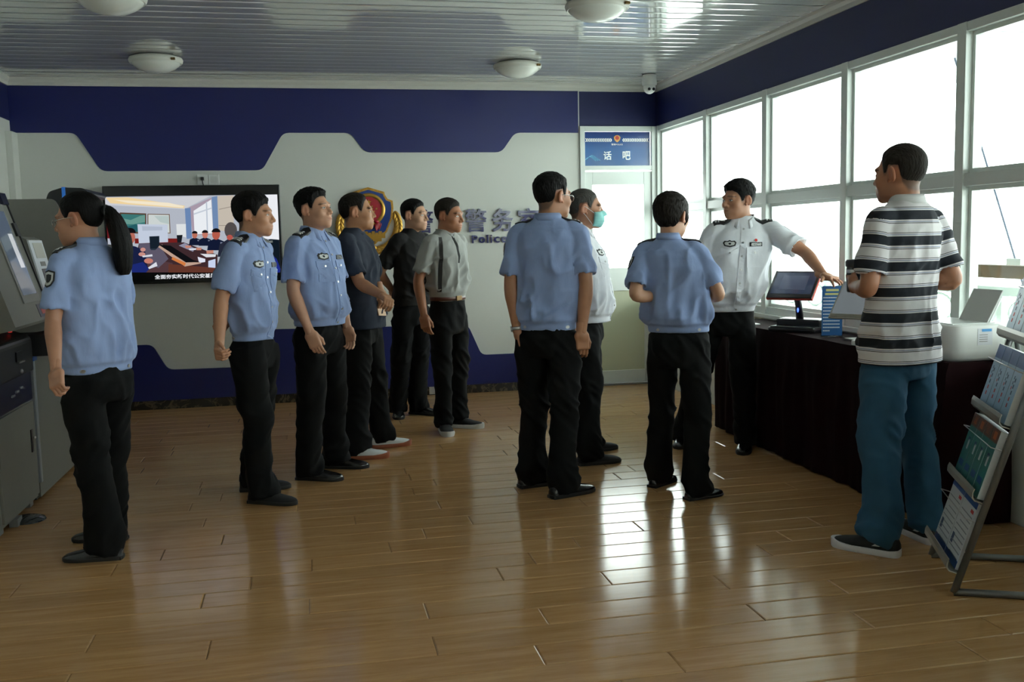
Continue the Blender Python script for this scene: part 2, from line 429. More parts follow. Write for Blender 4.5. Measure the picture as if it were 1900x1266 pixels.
for i in range(24):
    y = -5.9+i*.39
    MB().box((-.025, y-.02, 0), (.025, y+.02, 1.12)).build('post', M_RAIL, rl)
    if i < 23:
        pts = [Vector((0, y+.195+.14*math.cos(a), 1.0+.0+.085*math.sin(a)-.0)) for a in [2*math.pi*t/20 for t in range(21)]]
        MB().tube(pts, .008, 6, caps=False).build('ring', M_RAIL, rl)
MB().box((-.05, -6, 1.20), (.05, .6, 1.275), bev=.008).build('handrail', mat('weathered wood', lin((92, 72, 40)), .6, vary=.2, vscale=10), rl)
cb = empty('guy_cable', (X1+2.2, 4.5, 0)); tag(cb, 'thin slanted steel guy cable outside the rightmost window', 'cable')
def cable(p, q, r, nm, par): 
    o = MB().tube([p, q], r, 8).build(nm, mat('cable grey', lin((104, 116, 138)), .5), par); return o
A_ = onx(1842, 342, X1+.9); B_ = onx(1900, 535, X1+.9)
dv = (B_-A_).normalized()
cb.location = B_+dv*.9; cb.location = (cb.location.x, cb.location.y, cb.location.z)
cable(A_-dv*.9-cb.location, Vector((0, 0, 0)), .006, 'cable', cb)
mb = MB().box((-.02, -.06, -.02), (.02, .06, .02), bev=.005, c=(onx(1885, 486, X1+.9)-cb.location)); mb.build('clamp', M_ALU, cb)
# ---------------------------------------------------------------- ceiling lamps, dome camera
M_OPAL = mat('opal lamp glass', lin((226, 228, 222)), .25, spec=.6)
M_LRING = mat('lamp ring', lin((214, 214, 206)), .4)
lab = ['round opal ceiling lamp at the upper left edge of the picture', 'round opal ceiling lamp with a chipped rim above the television',
       'round opal ceiling lamp in front of the door sign reflection', 'round opal ceiling lamp nearest the small dome camera']
for (u, v), lb_ in zip(((205, -6), (289, 111), (1108, 10), (960, 122)), lab):
    p = onz(u, v, ZC-.02)
    L_ = empty('ceiling_lamp', (p.x, p.y, ZC-.115)); tag(L_, lb_, 'lamp', 'round ceiling lamps')
    MB().lathe([(.001, .115), (.15, .115), (.182, .105), (.188, .092), (.184, .076), (.176, .066), (.168, .068)], (0, 0, 0), 40).build('rim', M_LRING, L_, smooth=True, sharp=50)
    MB().lathe([(.001, 0), (.045, .003), (.09, .014), (.13, .033), (.158, .054), (.172, .072), (.172, .085)], (0, 0, 0), 40).build('shade', M_OPAL, L_, smooth=True)
    MB().box((.12, -.155, .072), (.15, -.13, .088), bev=.003).build('clip', mat('brass clip', lin((120, 96, 50)), .4, metal=.6), L_)
p = onz(1205, 141, ZC-.01)
cc = empty('dome_camera', (p.x, p.y, ZC-.16)); tag(cc, 'small white dome security camera hanging in the ceiling corner', 'camera')
MB().lathe([(.001, .16), (.055, .16), (.06, .15), (.062, .085), (.058, .07), (.001, .07)], (0, 0, 0), 28).build('mount', M_WHITEP, cc, smooth=True, sharp=40)
bl = MB().ell((0, 0, .055), (.052, .052, .055), nu=24, nv=16).build('housing', M_WHITEP, cc, smooth=True)
for dx in (-.019, .02):
    d_ = Vector((dx, -.047, .035)); MB().ell(d_, (.013, .007, .013)).build('lens', M_BLACK, bl, smooth=True)

# ---------------------------------------------------------------- television
TX0, TX1, TZ0, TZ1, TY = -1.600, -.205, 1.058, 1.858, 8.50
tv = empty('television', ((TX0+TX1)/2, YB-.02, TZ0)); tag(tv, 'large flat television on the back wall showing a meeting with white subtitles', 'television')
def tl(p): return Vector(p)-tv.location
M_TVB = mat('television bezel', (.012, .012, .013), .25)
MB().box(tl((TX0, TY, TZ0)), tl((TX1, TY+.05, TZ1)), bev=.006).build('body', M_TVB, tv)
MB().box(tl((-1.2, TY+.05, 1.25)), tl((-.6, YB-.001, 1.65))).build('wall_bracket', M_DARKM, tv)
MB().box(tl((TX0+.012, TY-.002, TZ0+.02)), tl((TX1-.012, TY+.001, TZ1-.01))).build('screen', mat('screen black', (.008, .008, .01), .08, spec=.5), tv)
pic = MB(); pm = []; layer = [0]
def sp(cx, cy, l):
    q = ony(180+cx/5.278, 310+cy/5.278, TY-.0025-l*.00008)
    q.x = min(max(q.x, TX0+.02), TX1-.02); return q-tv.location
def poly(pts, col, s=.29):
    layer[0] += 1; m = emat('screen %d %d %d' % tuple(col), lin(col), s)
    if m not in pm: pm.append(m)
    pic.add([sp(x, y, layer[0]) for x, y in pts], [tuple(range(len(pts)))], pm.index(m))
def disc(cx, cy, rx, ry, col, s=.29, a0=0, a1=360, n=20):
    poly([(cx+rx*math.cos(math.radians(a0+(a1-a0)*i/n)), cy+ry*math.sin(math.radians(a0+(a1-a0)*i/n))) for i in range(n if a1-a0 == 360 else n+1)], col, s)
poly([(70, 292), (1785, 268), (1800, 1032), (60, 1040)], (186, 192, 204))
poly([(75, 300), (1110, 284), (855, 412), (80, 372)], (214, 216, 222))
poly([(85, 300), (300, 297), (860, 380), (850, 405), (130, 355)], (250, 222, 168)); poly([(160, 320), (700, 350), (850, 385), (840, 398), (300, 352)], (255, 242, 214))
poly([(900, 395), (1120, 300), (1130, 660), (940, 670)], (176, 160, 176)); poly([(945, 430), (1118, 318), (1136, 650), (955, 660)], (246, 250, 255))
poly([(1066, 345), (1078, 338), (1088, 655), (1076, 656)], (196, 206, 220)); poly([(945, 455), (1125, 395), (1125, 408), (945, 470)], (206, 214, 226))
poly([(860, 405), (915, 400), (930, 700), (878, 705)], (112, 142, 188)); poly([(1122, 296), (1178, 284), (1190, 640), (1140, 650)], (118, 146, 186))
poly([(1178, 284), (1340, 276), (1340, 640), (1192, 620)], (206, 196, 182)); poly([(1195, 412), (1340, 380), (1340, 386), (1195, 418)], (150, 140, 130))
poly([(1192, 570), (1335, 572), (1335, 577), (1192, 575)], (150, 140, 130)); poly([(1620, 272), (1783, 270), (1800, 712), (1590, 700)], (248, 250, 255))
poly([(80, 500), (226, 502), (226, 700), (80, 700)], (112, 30, 36)); poly([(370, 700), (800, 700), (800, 745), (370, 750)], (124, 34, 32))
poly([(222, 445), (482, 455), (482, 660), (224, 640)], (92, 70, 56)); poly([(236, 460), (470, 468), (470, 640), (236, 625)], (62, 124, 122))
poly([(236, 500), (330, 520), (420, 480), (470, 470), (470, 540), (360, 560), (236, 560)], (110, 160, 150)); poly([(270, 590), (380, 560), (430, 600), (380, 640)], (38, 96, 104))
poly([(494, 458), (712, 462), (720, 652), (494, 640)], (120, 96, 78)); poly([(503, 466), (704, 470), (711, 644), (503, 634)], (214, 222, 220)); poly([(560, 480), (700, 480), (706, 560), (620, 540)], (190, 206, 204))
poly([(396, 560), (690, 565), (696, 736), (410, 748)], (204, 214, 232)); poly([(440, 580), (640, 585), (640, 620), (445, 625)], (184, 194, 212))
poly([(776, 560), (870, 558), (872, 690), (782, 665)], (232, 236, 238)); poly([(780, 668), (838, 665), (820, 780), (790, 780)], (26, 30, 36))
poly([(410, 748), (850, 738), (1180, 860), (1180, 1034), (380, 1034), (400, 800)], (66, 44, 48)); poly([(400, 880), (740, 940), (740, 1030), (380, 1034)], (86, 60, 64))
poly([(410, 750), (600, 748), (700, 900), (600, 990), (420, 900)], (98, 92, 110)); poly([(860, 745), (960, 800), (940, 830), (800, 770)], (150, 150, 172))
poly([(985, 880), (1060, 900), (1060, 930), (1000, 940)], (236, 240, 255)); poly([(1090, 920), (1160, 900), (1160, 1010), (1090, 1020)], (210, 222, 250)); poly([(700, 950), (1180, 990), (1180, 1034), (700, 1034)], (104, 58, 46))
poly([(580, 770), (640, 760), (870, 930), (1015, 935), (1020, 945), (860, 975)], (200, 168, 150)); poly([(600, 760), (720, 770), (940, 910), (1010, 932), (870, 935)], (18, 18, 22)); poly([(740, 880), (870, 940), (860, 970), (730, 905)], (220, 130, 70))
poly([(512, 680), (610, 676), (612, 770), (585, 800), (520, 800)], (24, 36, 48)); poly([(520, 800), (585, 800), (570, 815), (530, 815)], (50, 60, 74))
# people in the broadcast
def seated(cx, cy, hw, skin, tilt=1):
    poly([(cx-hw*1.9, cy+hw*3.4), (cx-hw*1.6, cy+hw*1.5), (cx-hw*.5, cy+hw*1.0), (cx+hw*.5, cy+hw*1.0), (cx+hw*1.7, cy+hw*1.5), (cx+hw*2.0, cy+hw*3.4)], (20, 28, 54))
    disc(cx, cy, hw*.85, hw*1.15, skin); disc(cx, cy-hw*.45, hw*.95, hw*.85, (22, 20, 24), a0=180, a1=360); poly([(cx+hw*.9, cy+hw*1.6), (cx+hw*1.5, cy+hw*1.7), (cx+hw*1.3, cy+hw*2.1), (cx+hw*.9, cy+hw*2.0)], (120, 128, 150))
seated(957, 665, 30, (196, 116, 96)); seated(1058, 660, 33, (206, 126, 108)); seated(1166, 660, 46, (190, 96, 78))
poly([(860, 770), (920, 770), (920, 790), (870, 795)], (206, 140, 120)); poly([(970, 790), (1025, 790), (1020, 815), (975, 815)], (206, 140, 120)); poly([(900, 800), (970, 795), (970, 812), (905, 815)], (230, 234, 244))
poly([(1070, 820), (1140, 815), (1140, 845), (1075, 850)], (206, 140, 120)); poly([(1010, 850), (1165, 855), (1160, 880), (1070, 885)], (232, 234, 240))
poly([(1200, 760), (1290, 700), (1340, 720), (1340, 880), (1180, 880)], (40, 44, 60)); disc(1310, 620, 62, 80, (86, 80, 80)); disc(1300, 690, 30, 26, (190, 90, 80))
disc(330, 690, 44, 62, (190, 112, 96)); disc(322, 640, 56, 44, (20, 18, 22), a0=170, a1=370); poly([(300, 760), (380, 780), (470, 820), (500, 1000), (330, 1000), (250, 800)], (26, 34, 70)); disc(255, 740, 34, 50, (196, 130, 120)); disc(240, 690, 52, 60, (46, 56, 62))
poly([(330, 960), (450, 930), (510, 1000), (480, 1034), (340, 1034)], (30, 44, 120)); disc(450, 810, 26, 20, (210, 150, 140)); disc(440, 855, 34, 20, (210, 150, 140)); disc(505, 920, 44, 26, (206, 132, 116)); poly([(440, 870), (540, 855), (545, 875), (450, 885)], (226, 230, 240)); poly([(500, 985), (580, 930), (592, 970), (510, 1000)], (226, 230, 240))
poly([(1600, 730), (1700, 706), (1800, 712), (1820, 1034), (1600, 1034)], (18, 28, 38)); poly([(1590, 800), (1680, 830), (1760, 900), (1800, 1000), (1790, 1034), (1590, 1034)], (34, 48, 140)); poly([(1580, 720), (1660, 740), (1690, 820), (1600, 810)], (30, 44, 100))
poly([(60, 1034), (1822, 1034), (1822, 1040), (60, 1046)], (10, 10, 12))
pic.build('broadcast_picture', None, tv, mats=pm, fix=False)
q0 = sp(566, 1100, 100); q1 = sp(1162, 1040, 100)
fit_text('subtitle', '全面夯实新时代公安基层', q0.x, q0.z, q1.x, q1.z, q0.y, emat('subtitle white', lin((240, 242, 246)), .33), tv, depth=.0004, offset=.018)
# wall sockets above the television
so = empty('wall_socket', (-.827, YB, 1.867)); tag(so, 'white wall socket with a black plug above the television', 'socket')
MB().box((-.043, -.012, 0), (.043, 0, .085), bev=.004).build('plate', M_WHITEP, so)
MB().box((-.012, -.05, .035), (.014, -.011, .062), bev=.005).tube([(0, -.045, .038), (.004, -.046, .01), (.01, -.03, -.02)], .004).build('plug', M_BLACK, so)
so = empty('blank_plate', (-.737, YB, 1.867)); tag(so, 'blank white wall plate right of the socket above the television', 'wall plate')
MB().box((-.043, -.012, 0), (.043, 0, .085), bev=.004).build('plate', M_WHITEP, so); MB().box((-.028, -.0135, .016), (.028, -.012, .07), bev=.001).build('cover', mat('plate cover', lin((206, 208, 204)), .35), so)
so = empty('floor_grille', (1.08, YB-.03, .008)); tag(so, 'small silver slotted grille set in the dark marble skirting', 'grille')
MB().box((-.07, -.006, 0), (.07, 0, .066)).build('frame', M_STEEL, so)
for i in range(5): MB().box((-.062, -.012, .008+i*.011), (.062, -.006, .013+i*.011)).build('slat', M_STEEL, so)

# ---------------------------------------------------------------- wall lettering
M_LET = mat('navy acrylic letter', lin((30, 30, 92)), .12, coat=.4)
M_LETS = mat('letter edge', lin((130, 132, 140)), .3)
for s, x0, x1, lb_ in (('警', .905, 1.092, 'navy wall character mostly hidden between the two men in tees'), ('民', 1.141, 1.330, 'navy wall character hidden behind the man in the grey polo'),
                       ('警', 1.373, 1.566, 'navy Chinese character above the letters Pol of Police'), ('务', 1.614, 1.805, 'navy Chinese character above the end of the word Police'),
                       ('室', 1.848, 2.045, 'navy Chinese character half hidden behind the tall officer in blue')):
    o = fit_text('wall_character', s, x0-(x0+x1)/2, 0, x1-(x0+x1)/2, .203, 0, M_LET, None, depth=.02, offset=.010 if s == '警' else .018)
    o.location = ((x0+x1)/2, YB, 1.432); tag(o, lb_, 'lettering', 'navy wall characters')
ew = [.052, .050, .018, .018, .045, .047]; ex = [1.429, 1.494, 1.560, 1.595, 1.63, 1.69]
cu = .0
for ch, x0, x1, z1, lb_ in (('P', 1.429, 1.480, 1.403, 'capital P'), ('o', 1.492, 1.547, 1.388, 'o'), ('l', 1.563, 1.577, 1.406, 'l'), ('i', 1.596, 1.611, 1.406, 'i'), ('c', 1.629, 1.680, 1.388, 'c'), ('e', 1.694, 1.748, 1.388, 'e')):
    o = fit_text('wall_letter', ch, x0-(x0+x1)/2, 0, x1-(x0+x1)/2, z1-1.334, 0, M_LET, None, depth=.016, offset=.02)
    o.location = ((x0+x1)/2, YB, 1.334); tag(o, 'dark navy letter %s in the word Police on the wall' % lb_, 'lettering', 'letters of the word Police')

# ---------------------------------------------------------------- emblem
EX, EZ = .534, 1.277
em = empty('police_emblem', (EX, YB, EZ)); tag(em, 'gold blue and red police emblem with shield and wreath on the back wall', 'emblem')
M_GOLD = mat('gold paint', lin((196, 150, 66)), .32, metal=.75, bump=.12, bscale=120)
M_EBLUE = mat('emblem blue', lin((22, 56, 128)), .22, coat=.4); M_ERED = mat('emblem red', lin((170, 18, 40)), .25, coat=.4)
def ef(x, z, h): return (x, -h, z)
halfs = [(0, .555), (.07, .534), (.136, .514), (.143, .488), (.165, .453), (.207, .438), (.211, .377), (.200, .289), (.15, .172), (.05, .07), (0, .045)]
sh = mirror_x(halfs)
MB().prism(sh, ef, .012, .040).build('shield_rim', M_GOLD, em)
ins = [(x*.91, .30+(z-.30)*.915) for x, z in sh]
MB().prism(ins, ef, .03, .046).build('shield_field', M_EBLUE, em)
n = 60; bd = MB()
per = [Vector(p) for p in sh]; tot = 0
for i in range(len(per)):
    a, b = per[i], per[(i+1) % len(per)]; L_ = (b-a).length; kk = max(1, int(L_/.014))
    for t in range(kk):
        q = a.lerp(b, (t+.5)/kk); c = q+(Vector((0, .30))-q).normalized()*.009
        bd.ell((c.x, -.041, c.y), (.0055, .004, .0055), nu=6, nv=4)
bd.build('rim_beading', M_GOLD, em, smooth=True)
rc = .365
ring = MB()
V = []; N_ = 48
for r, h in ((.108, .046), (.110, .056), (.124, .060), (.138, .056), (.140, .046)):
    for i in range(N_): a = 2*math.pi*i/N_; V.append((r*math.cos(a), -h, rc+r*math.sin(a)))
ring.add(V, [(j*N_+i, j*N_+(i+1) % N_, (j+1)*N_+(i+1) % N_, (j+1)*N_+i) for j in range(4) for i in range(N_)])
ring.build('gold_ring', M_GOLD, em, smooth=True)
MB().prism([(.109*math.cos(2*math.pi*i/40), rc+.109*math.sin(2*math.pi*i/40)) for i in range(40)], ef, .04, .050).build('red_disc', M_ERED, em)
def star(cx, cz, r, name='star'):
    p = [(cx+(r if i % 2 == 0 else r*.4)*math.sin(math.pi*i/5), cz+(r if i % 2 == 0 else r*.4)*math.cos(math.pi*i/5)) for i in range(10)]
    MB().prism(p, ef, .049, .055).build(name, M_GOLD, em)
star(0, rc+.062, .026)
for a in (-60, -22, 22, 60): star(.075*math.sin(math.radians(a)), rc+.01+.05*math.cos(math.radians(a))-.03, .011)
gt = MB()   # gate house relief
gt.box((-.055, -.058, rc-.06), (.055, -.048, rc-.045)).box((-.045, -.057, rc-.045), (.045, -.048, rc-.02)).box((-.05, -.06, rc-.02), (.05, -.048, rc-.012)).box((-.03, -.058, rc-.012), (.03, -.048, rc+.004)).box((-.036, -.06, rc+.004), (.036, -.048, rc+.012))
gt.build('gate_relief', M_GOLD, em)
for sx in (-1, 1):
    ts = MB()
    for k in range(6):
        a = math.radians(-18+k*8)
        ts.ell((sx*(.06+.03*math.sin(a)+k*.004), -.058, rc-.145-.01*math.cos(k)), (.006, .006, .034), nu=6, nv=6, R=Matrix.Rotation(sx*a, 3, 'Y'))
    ts.ell((sx*.06, -.06, rc-.105), (.022, .012, .016))
    ts.build('red_tassel', M_ERED, em, smooth=True)
wl_ = MB()   # crenellated wall across the lower shield
for i in range(-4, 5): wl_.box((i*.03-.013, -.056, .15), (i*.03+.013, -.044, .178 if i % 2 else .166))
wl_.box((-.132, -.054, .118), (.132, -.042, .152)); wl_.box((-.10, -.054, .09), (.10, -.042, .120))
wl_.build('great_wall_relief', M_GOLD, em)
for sx in (-1, 1):    # pine wreath: leaves as separate pieces
    for k in range(13):
        t = k/12; a = math.radians(-84+t*100); R_ = .225+.02*math.sin(t*3)
        c = Vector((sx*R_*math.cos(a), -.03, .245+.225*math.sin(a)))
        for q, off in ((0, .0), (1, .030)):
            th = a+math.pi/2-.35+q*.7
            rot = Matrix.Rotation(-sx*(th-math.pi/2), 3, 'Y')
            MB().ell(c+Vector((sx*off*math.cos(a), -.006*q, off*math.sin(a))), (.017, .014, .044), nu=8, nv=6, R=rot).build('wreath_leaf', M_GOLD, em, smooth=True)
    bs = MB(); bs.tube([(sx*.225*math.cos(math.radians(-90+i*9)), -.02, .245+.225*math.sin(math.radians(-90+i*9))) for i in range(12)], .012, 8); bs.build('wreath_stem', M_GOLD, em, smooth=True)
MB().ell((0, -.035, .035), (.06, .022, .035)).build('wreath_knot', M_GOLD, em, smooth=True)

# ---------------------------------------------------------------- sign above the door
SX0, SX1, SZ0, SZ1 = 2.478, 3.10, 2.006, 2.308
sg = empty('door_sign', ((SX0+SX1)/2, YB+.02, SZ0)); tag(sg, 'blue printed sign with white characters and a small emblem above the door', 'sign')
msb = mat('sign blue print', lin((28, 96, 178)), .25, coat=.3)
nt = msb.node_tree; tc = nt.nodes.new('ShaderNodeTexCoord'); sx_ = nt.nodes.new('ShaderNodeSeparateXYZ'); nt.links.new(tc.outputs['Object'], sx_.inputs[0])
rp = nt.nodes.new('ShaderNodeMapRange'); rp.inputs[1].default_value = 0; rp.inputs[2].default_value = .3; nt.links.new(sx_.outputs[2], rp.inputs[0])
cr = nt.nodes.new('ShaderNodeValToRGB'); e = cr.color_ramp.elements; e[0].color = (*lin((8, 88, 152)), 1); e[1].color = (*lin((6, 42, 112)), 1); q = e.new(.5); q.color = (*lin((6, 84, 150)), 1)
nt.links.new(rp.outputs[0], cr.inputs[0]); nt.links.new(cr.outputs[0], nt.nodes['Principled BSDF'].inputs['Base Color'])
hw = (SX1-SX0)/2; hh = SZ1-SZ0
MB().box((-hw, 0, 0), (hw, .012, hh)).build('board', msb, sg)
M_SW = mat('sign white print', lin((236, 240, 240)), .4)
fit_text('sign_character', '话', -.130, .052, -.055, .130, -.0005, M_SW, sg, .0015, .02)
fit_text('sign_character', '吧', .050, .052, .125, .130, -.0005, M_SW, sg, .0015, .02)
fit_text('sign_caption', '警務POLICE', -.055, .182, .052, .198, -.0005, M_SW, sg, .0012, .01)
for sx in (-1, 1):
    for k in range(15):
        x = sx*(.058+k*.0165); d = sx*.009
        MB().prism([(x, .214), (x+.010*sx, .214), (x+.010*sx-d, .229), (x+.010*sx, .244), (x, .244), (x-d, .229)], lambda a, z, h: (a, -h, z), .0, .0015).build('chevron', M_SW, sg)
mb = MB(); mb.prism([(x*.145, .204+z*.125) for x, z in sh], lambda a, z, h: (a, -h, z), 0, .003); mb.build('sign_emblem', mat('sign emblem gold', lin((214, 164, 90)), .4), sg)
MB().prism([(.018*math.cos(t*.314), .248+.018*math.sin(t*.314)) for t in range(20)], lambda a, z, h: (a, -h, z), .002, .004).build('sign_emblem_disc', mat('sign emblem red', lin((190, 60, 40)), .4), sg)
sw = MB()
for k in range(6):
    sw.tube([(-hw+.01+t*.02, -.0008, .03+.05*math.exp(-((t-2-k*.25)**2)/6)+k*.003) for t in range(6+k//2)], .0012, 5)
sw.build('light_swoosh', mat('sign cyan print', lin((120, 200, 230)), .4), sg)

# ---------------------------------------------------------------- self service kiosks by the left wall
M_KG = mat('kiosk grey sheet', lin((118, 118, 111)), .45, vary=.03); M_KD = mat('kiosk dark plastic', lin((40, 42, 44)), .35); M_KN = mat('kiosk navy panel', lin((22, 26, 48)), .35)
M_KEDGE = mat('kiosk alu edge', lin((166, 172, 180)), .3, metal=.6); M_KB = mat('kiosk blue', lin((40, 84, 160)), .4)
def xz(poly, y0, y1, name, m, root, mi=0):
    mb = MB(); mb.prism(poly, lambda x, z, h: (x-root.location.x, h-root.location.y, z), y0, y1); return mb.build(name, m, root)
def rel(root, p): return Vector(p)-root.location
XF = -1.472
k1 = empty('service_kiosk', (-1.86, 5.27, 0)); tag(k1, 'grey kiosk cut by the left edge with dark drawer box and slanted screen', 'kiosk', 'self service kiosks')
xz([(-2.24, .04), (XF, .04), (XF, .57), (-2.24, .57)], 4.93, 5.59, 'cabinet', M_KG, k1)
MB().box(rel(k1, (XF, 4.95, .06)), rel(k1, (XF+.012, 5.575, .56)), bev=.003).build('door', M_KG, k1)
MB().box(rel(k1, (XF+.011, 5.475, .30)), rel(k1, (XF+.018, 5.505, .42)), bev=.002).build('door_lock_plate', M_BLACK, k1)
MB().ell(rel(k1, (XF+.018, 5.53, .37)), (.008, .008, .008)).build('keyhole', M_STEEL, k1, smooth=True)
xz([(-2.2, .57), (XF+.005, .57), (XF+.005, .72), (-2.2, .72)], 4.93, 5.59, 'lower_panel', M_KN, k1)
xz(rounded([(-2.2, .72), (XF+.02, .72), (XF+.02, .905), (XF-.12, .955), (-2.2, .955)], [0, .01, .03, .01, 0]), 4.93, 5.59, 'drawer_box', M_KD, k1)
MB().box(rel(k1, (XF+.019, 5.28, .80)), rel(k1, (XF+.028, 5.38, .85)), bev=.003).build('coin_slot', M_BLACK, k1)
MB().box(rel(k1, (XF+.019, 5.30, .79)), rel(k1, (XF+.034, 5.40, .797)), bev=.002).build('slot_lip', M_STEEL, k1)
MB().ell(rel(k1, (XF+.024, 5.36, .745)), (.008, .014, .012)).build('key', M_STEEL, k1, smooth=True)
for i in range(3): MB().box(rel(k1, (XF+.005, 5.22+i*.07, .63+i*.012)), rel(k1, (XF+.012, 5.27+i*.07, .64+i*.012))).build('printed_mark', mat('kiosk mark', lin((120, 124, 130)), .5), k1)
MB().box(rel(k1, (XF-.05, 5.44, .938)), rel(k1, (XF-.035, 5.465, .944)), bev=.002).build('indicator_light', mat('red indicator', (.5, .01, .01), .4, emit=(1, .05, .04), estr=.12), k1)
con = [(-2.2, .95), (-1.50, .96), (-1.352, .985), (-1.345, 1.0), (-1.545, 1.65), (-1.58, 1.675), (-2.2, 1.675)]
xz(con, 4.93, 5.60, 'console', M_KG, k1)
sl = Vector((-1.545+1.345, 0, .65)).normalized(); nn = Vector((.65, 0, .2)).normalized()
def slanted(root, y0, y1, t0, t1, off, th, name, m, base=(-1.345, 0, 1.0)):
    B = Vector(base); mb = MB(); V = []
    for h in (off, off+th):
        for y, t in ((y0, t0), (y1, t0), (y1, t1), (y0, t1)): V.append(rel(root, (0, 0, 0))+B+sl*t+nn*h+Vector((0, y, 0)))
    mb.add(V, [(0, 1, 2, 3), (7, 6, 5, 4), (0, 4, 5, 1), (1, 5, 6, 2), (2, 6, 7, 3), (3, 7, 4, 0)]); return mb.build(name, m, root)
slanted(k1, 5.20, 5.50, .10, .62, 0, .006, 'screen_bezel', M_GREYP)
sc = slanted(k1, 5.23, 5.47, .14, .58, .006, .002, 'screen', mat('kiosk screen', (.02, .03, .05), .06, emit=lin((150, 170, 190)), estr=.07))
slanted(k1, 5.38, 5.45, .28, .46, .008, .001, 'screen_window', mat('kiosk screen white', (.3, .3, .3), .1, emit=lin((235, 238, 245)), estr=.16)).parent = sc
slanted(k1, 5.40, 5.58, .015, .085, 0, .002, 'printed_card', mat('kiosk card navy', lin((24, 28, 52)), .3))
slanted(k1, 5.45, 5.53, .03, .065, .002, .001, 'printed_hand', mat('kiosk card red', lin((200, 80, 70)), .4))
slanted(k1, 5.595, 5.605, 0, .68, -.01, .018, 'console_edge', M_BLACK)
slanted(k1, 5.54, 5.60, .45, .52, .0, .012, 'camera_module', M_BLACK); slanted(k1, 5.50, 5.60, .62, .68, .0, .015, 'top_cap', M_KN)
ft = MB(); ft.lathe([(.001, .022), (.055, .020), (.085, .010), (.09, 0)], rel(k1, (XF+.03, 5.24, 0)), 24); ft.build('foot_plate', mat('foot chrome', (.10, .11, .12), .15, metal=.9), k1, smooth=True)
MB().box(rel(k1, (-2.2, 4.97, 0)), rel(k1, (XF-.02, 5.03, .04))).box(rel(k1, (-2.2, 5.5, 0)), rel(k1, (XF-.02, 5.56, .04))).box(rel(k1, (XF-.02, 5.12, 0)), rel(k1, (XF+.02, 5.2, .04))).build('plinth', M_GREYP, k1)

k2 = empty('service_kiosk', (-1.86, 6.03, 0)); tag(k2, 'grey kiosk with black desk and pale card reader in front of the ponytailed woman', 'kiosk', 'self service kiosks')
xz([(-2.24, .02), (XF, .02), (XF, .78), (-2.24, .78)], 5.64, 6.42, 'cabinet', M_KG, k2)
MB().box(rel(k2, (XF-.02, 5.632, .10)), rel(k2, (XF+.012, 5.665, .765)), bev=.006).build('corner_post', M_KEDGE, k2)
MB().box(rel(k2, (XF-.06, 5.63, .765)), rel(k2, (XF+.014, 5.70, .79))).build('corner_cap', M_KB, k2)
MB().box(rel(k2, (-2.2, 5.66, 0)), rel(k2, (XF-.03, 6.4, .02))).build('plinth', M_BLACK, k2)
xz(rounded([(-2.2, .79), (-1.33, .79), (-1.31, .80), (-1.31, .885), (-1.36, .905), (-2.2, .925)], [0, .01, .01, .02, .02, 0]), 5.64, 6.42, 'desk', M_BLACK, k2)
con2 = [(-2.2, .92), (-1.45, .915), (-1.37, .93), (-1.365, .95), (-1.47, 1.415), (-1.50, 1.43), (-2.2, 1.43)]
xz(con2, 5.70, 5.98, 'console', M_KG, k2)
sl = Vector((-1.47+1.365, 0, .465)).normalized(); nn = Vector((.465, 0, .105)).normalized(); b2 = (-1.365, 0, .95)
M_KW = mat('kiosk white face', lin((214, 220, 226)), .35)
fc = slanted(k2, 5.705, 5.975, .02, .47, 0, .008, 'reader_face', M_KW, b2)
for a, b, t0, t1, m_, nm in ((5.76, 5.95, .37, .455, mat('kiosk sticker', lin((196, 196, 188)), .5), 'sticker'), (5.80, 5.90, .325, .35, M_GREYP, 'card_slot'), (5.79, 5.93, .20, .31, M_KD, 'reader_window'), (5.80, 5.90, .07, .10, M_GREYP, 'card_slot')):
    slanted(k2, a, b, t0, t1, .008, .002, nm, m_, b2)
slanted(k2, 5.84, 5.91, .22, .26, .010, .001, 'reader_lamp', mat('reader lamp', (.6, .6, .5), .3, emit=(1, .98, .9), estr=.35), b2)
M_PAPER = mat('white paper', lin((226, 228, 230)), .7)
pp = MB().box((-.10, -.07, 0), (.10, .07, .003), bev=.0005).build('paper_form', M_PAPER); pp.location = (-1.43, 6.1, .912); pp.rotation_euler = (0, math.radians(2), .3); tag(pp, 'white paper form on the black kiosk desk', 'paper')
pn = MB().tube([(-.07, 0, .005), (.06, 0, .005), (.072, 0, .005)], [.004, .004, .001], 8).build('pen', M_KB, smooth=True); pn.location = (-1.43, 6.3, .909); pn.rotation_euler = (0, 0, .5); tag(pn, 'dark blue pen lying on the black kiosk desk', 'pen')

k3 = empty('service_kiosk', (-1.86, 6.8, 0)); tag(k3, 'farthest tall grey kiosk with a dark hooded top and blue light', 'kiosk', 'self service kiosks')
xz(rounded([(-2.24, .02), (XF, .02), (XF, .85), (-1.40, .95), (-1.40, 1.10), (-1.475, 1.62), (-1.50, 1.665), (-2.24, 1.665)], [0, 0, .02, .03, .03, .03, .03, 0]), 6.47, 7.10, 'cabinet', M_KG, k3)
MB().box(rel(k3, (-2.2, 6.5, 0)), rel(k3, (XF-.03, 7.08, .02))).build('plinth', M_BLACK, k3)
xz(rounded([(-1.55, 1.66), (-1.50, 1.55), (-1.44, 1.30), (-1.425, 1.30), (-1.42, 1.60), (-1.36, 1.66), (-1.30, 1.70), (-1.33, 1.73), (-1.45, 1.735), (-1.53, 1.71)], .02), 6.50, 7.07, 'hood', M_KD, k3)
xz([(-1.455, 1.655), (-1.435, 1.655), (-1.435, 1.737), (-1.455, 1.737)], 6.497, 7.073, 'light_strip', mat('blue light strip', (.02, .08, .3), .3, emit=lin((40, 110, 190)), estr=.15), k3)
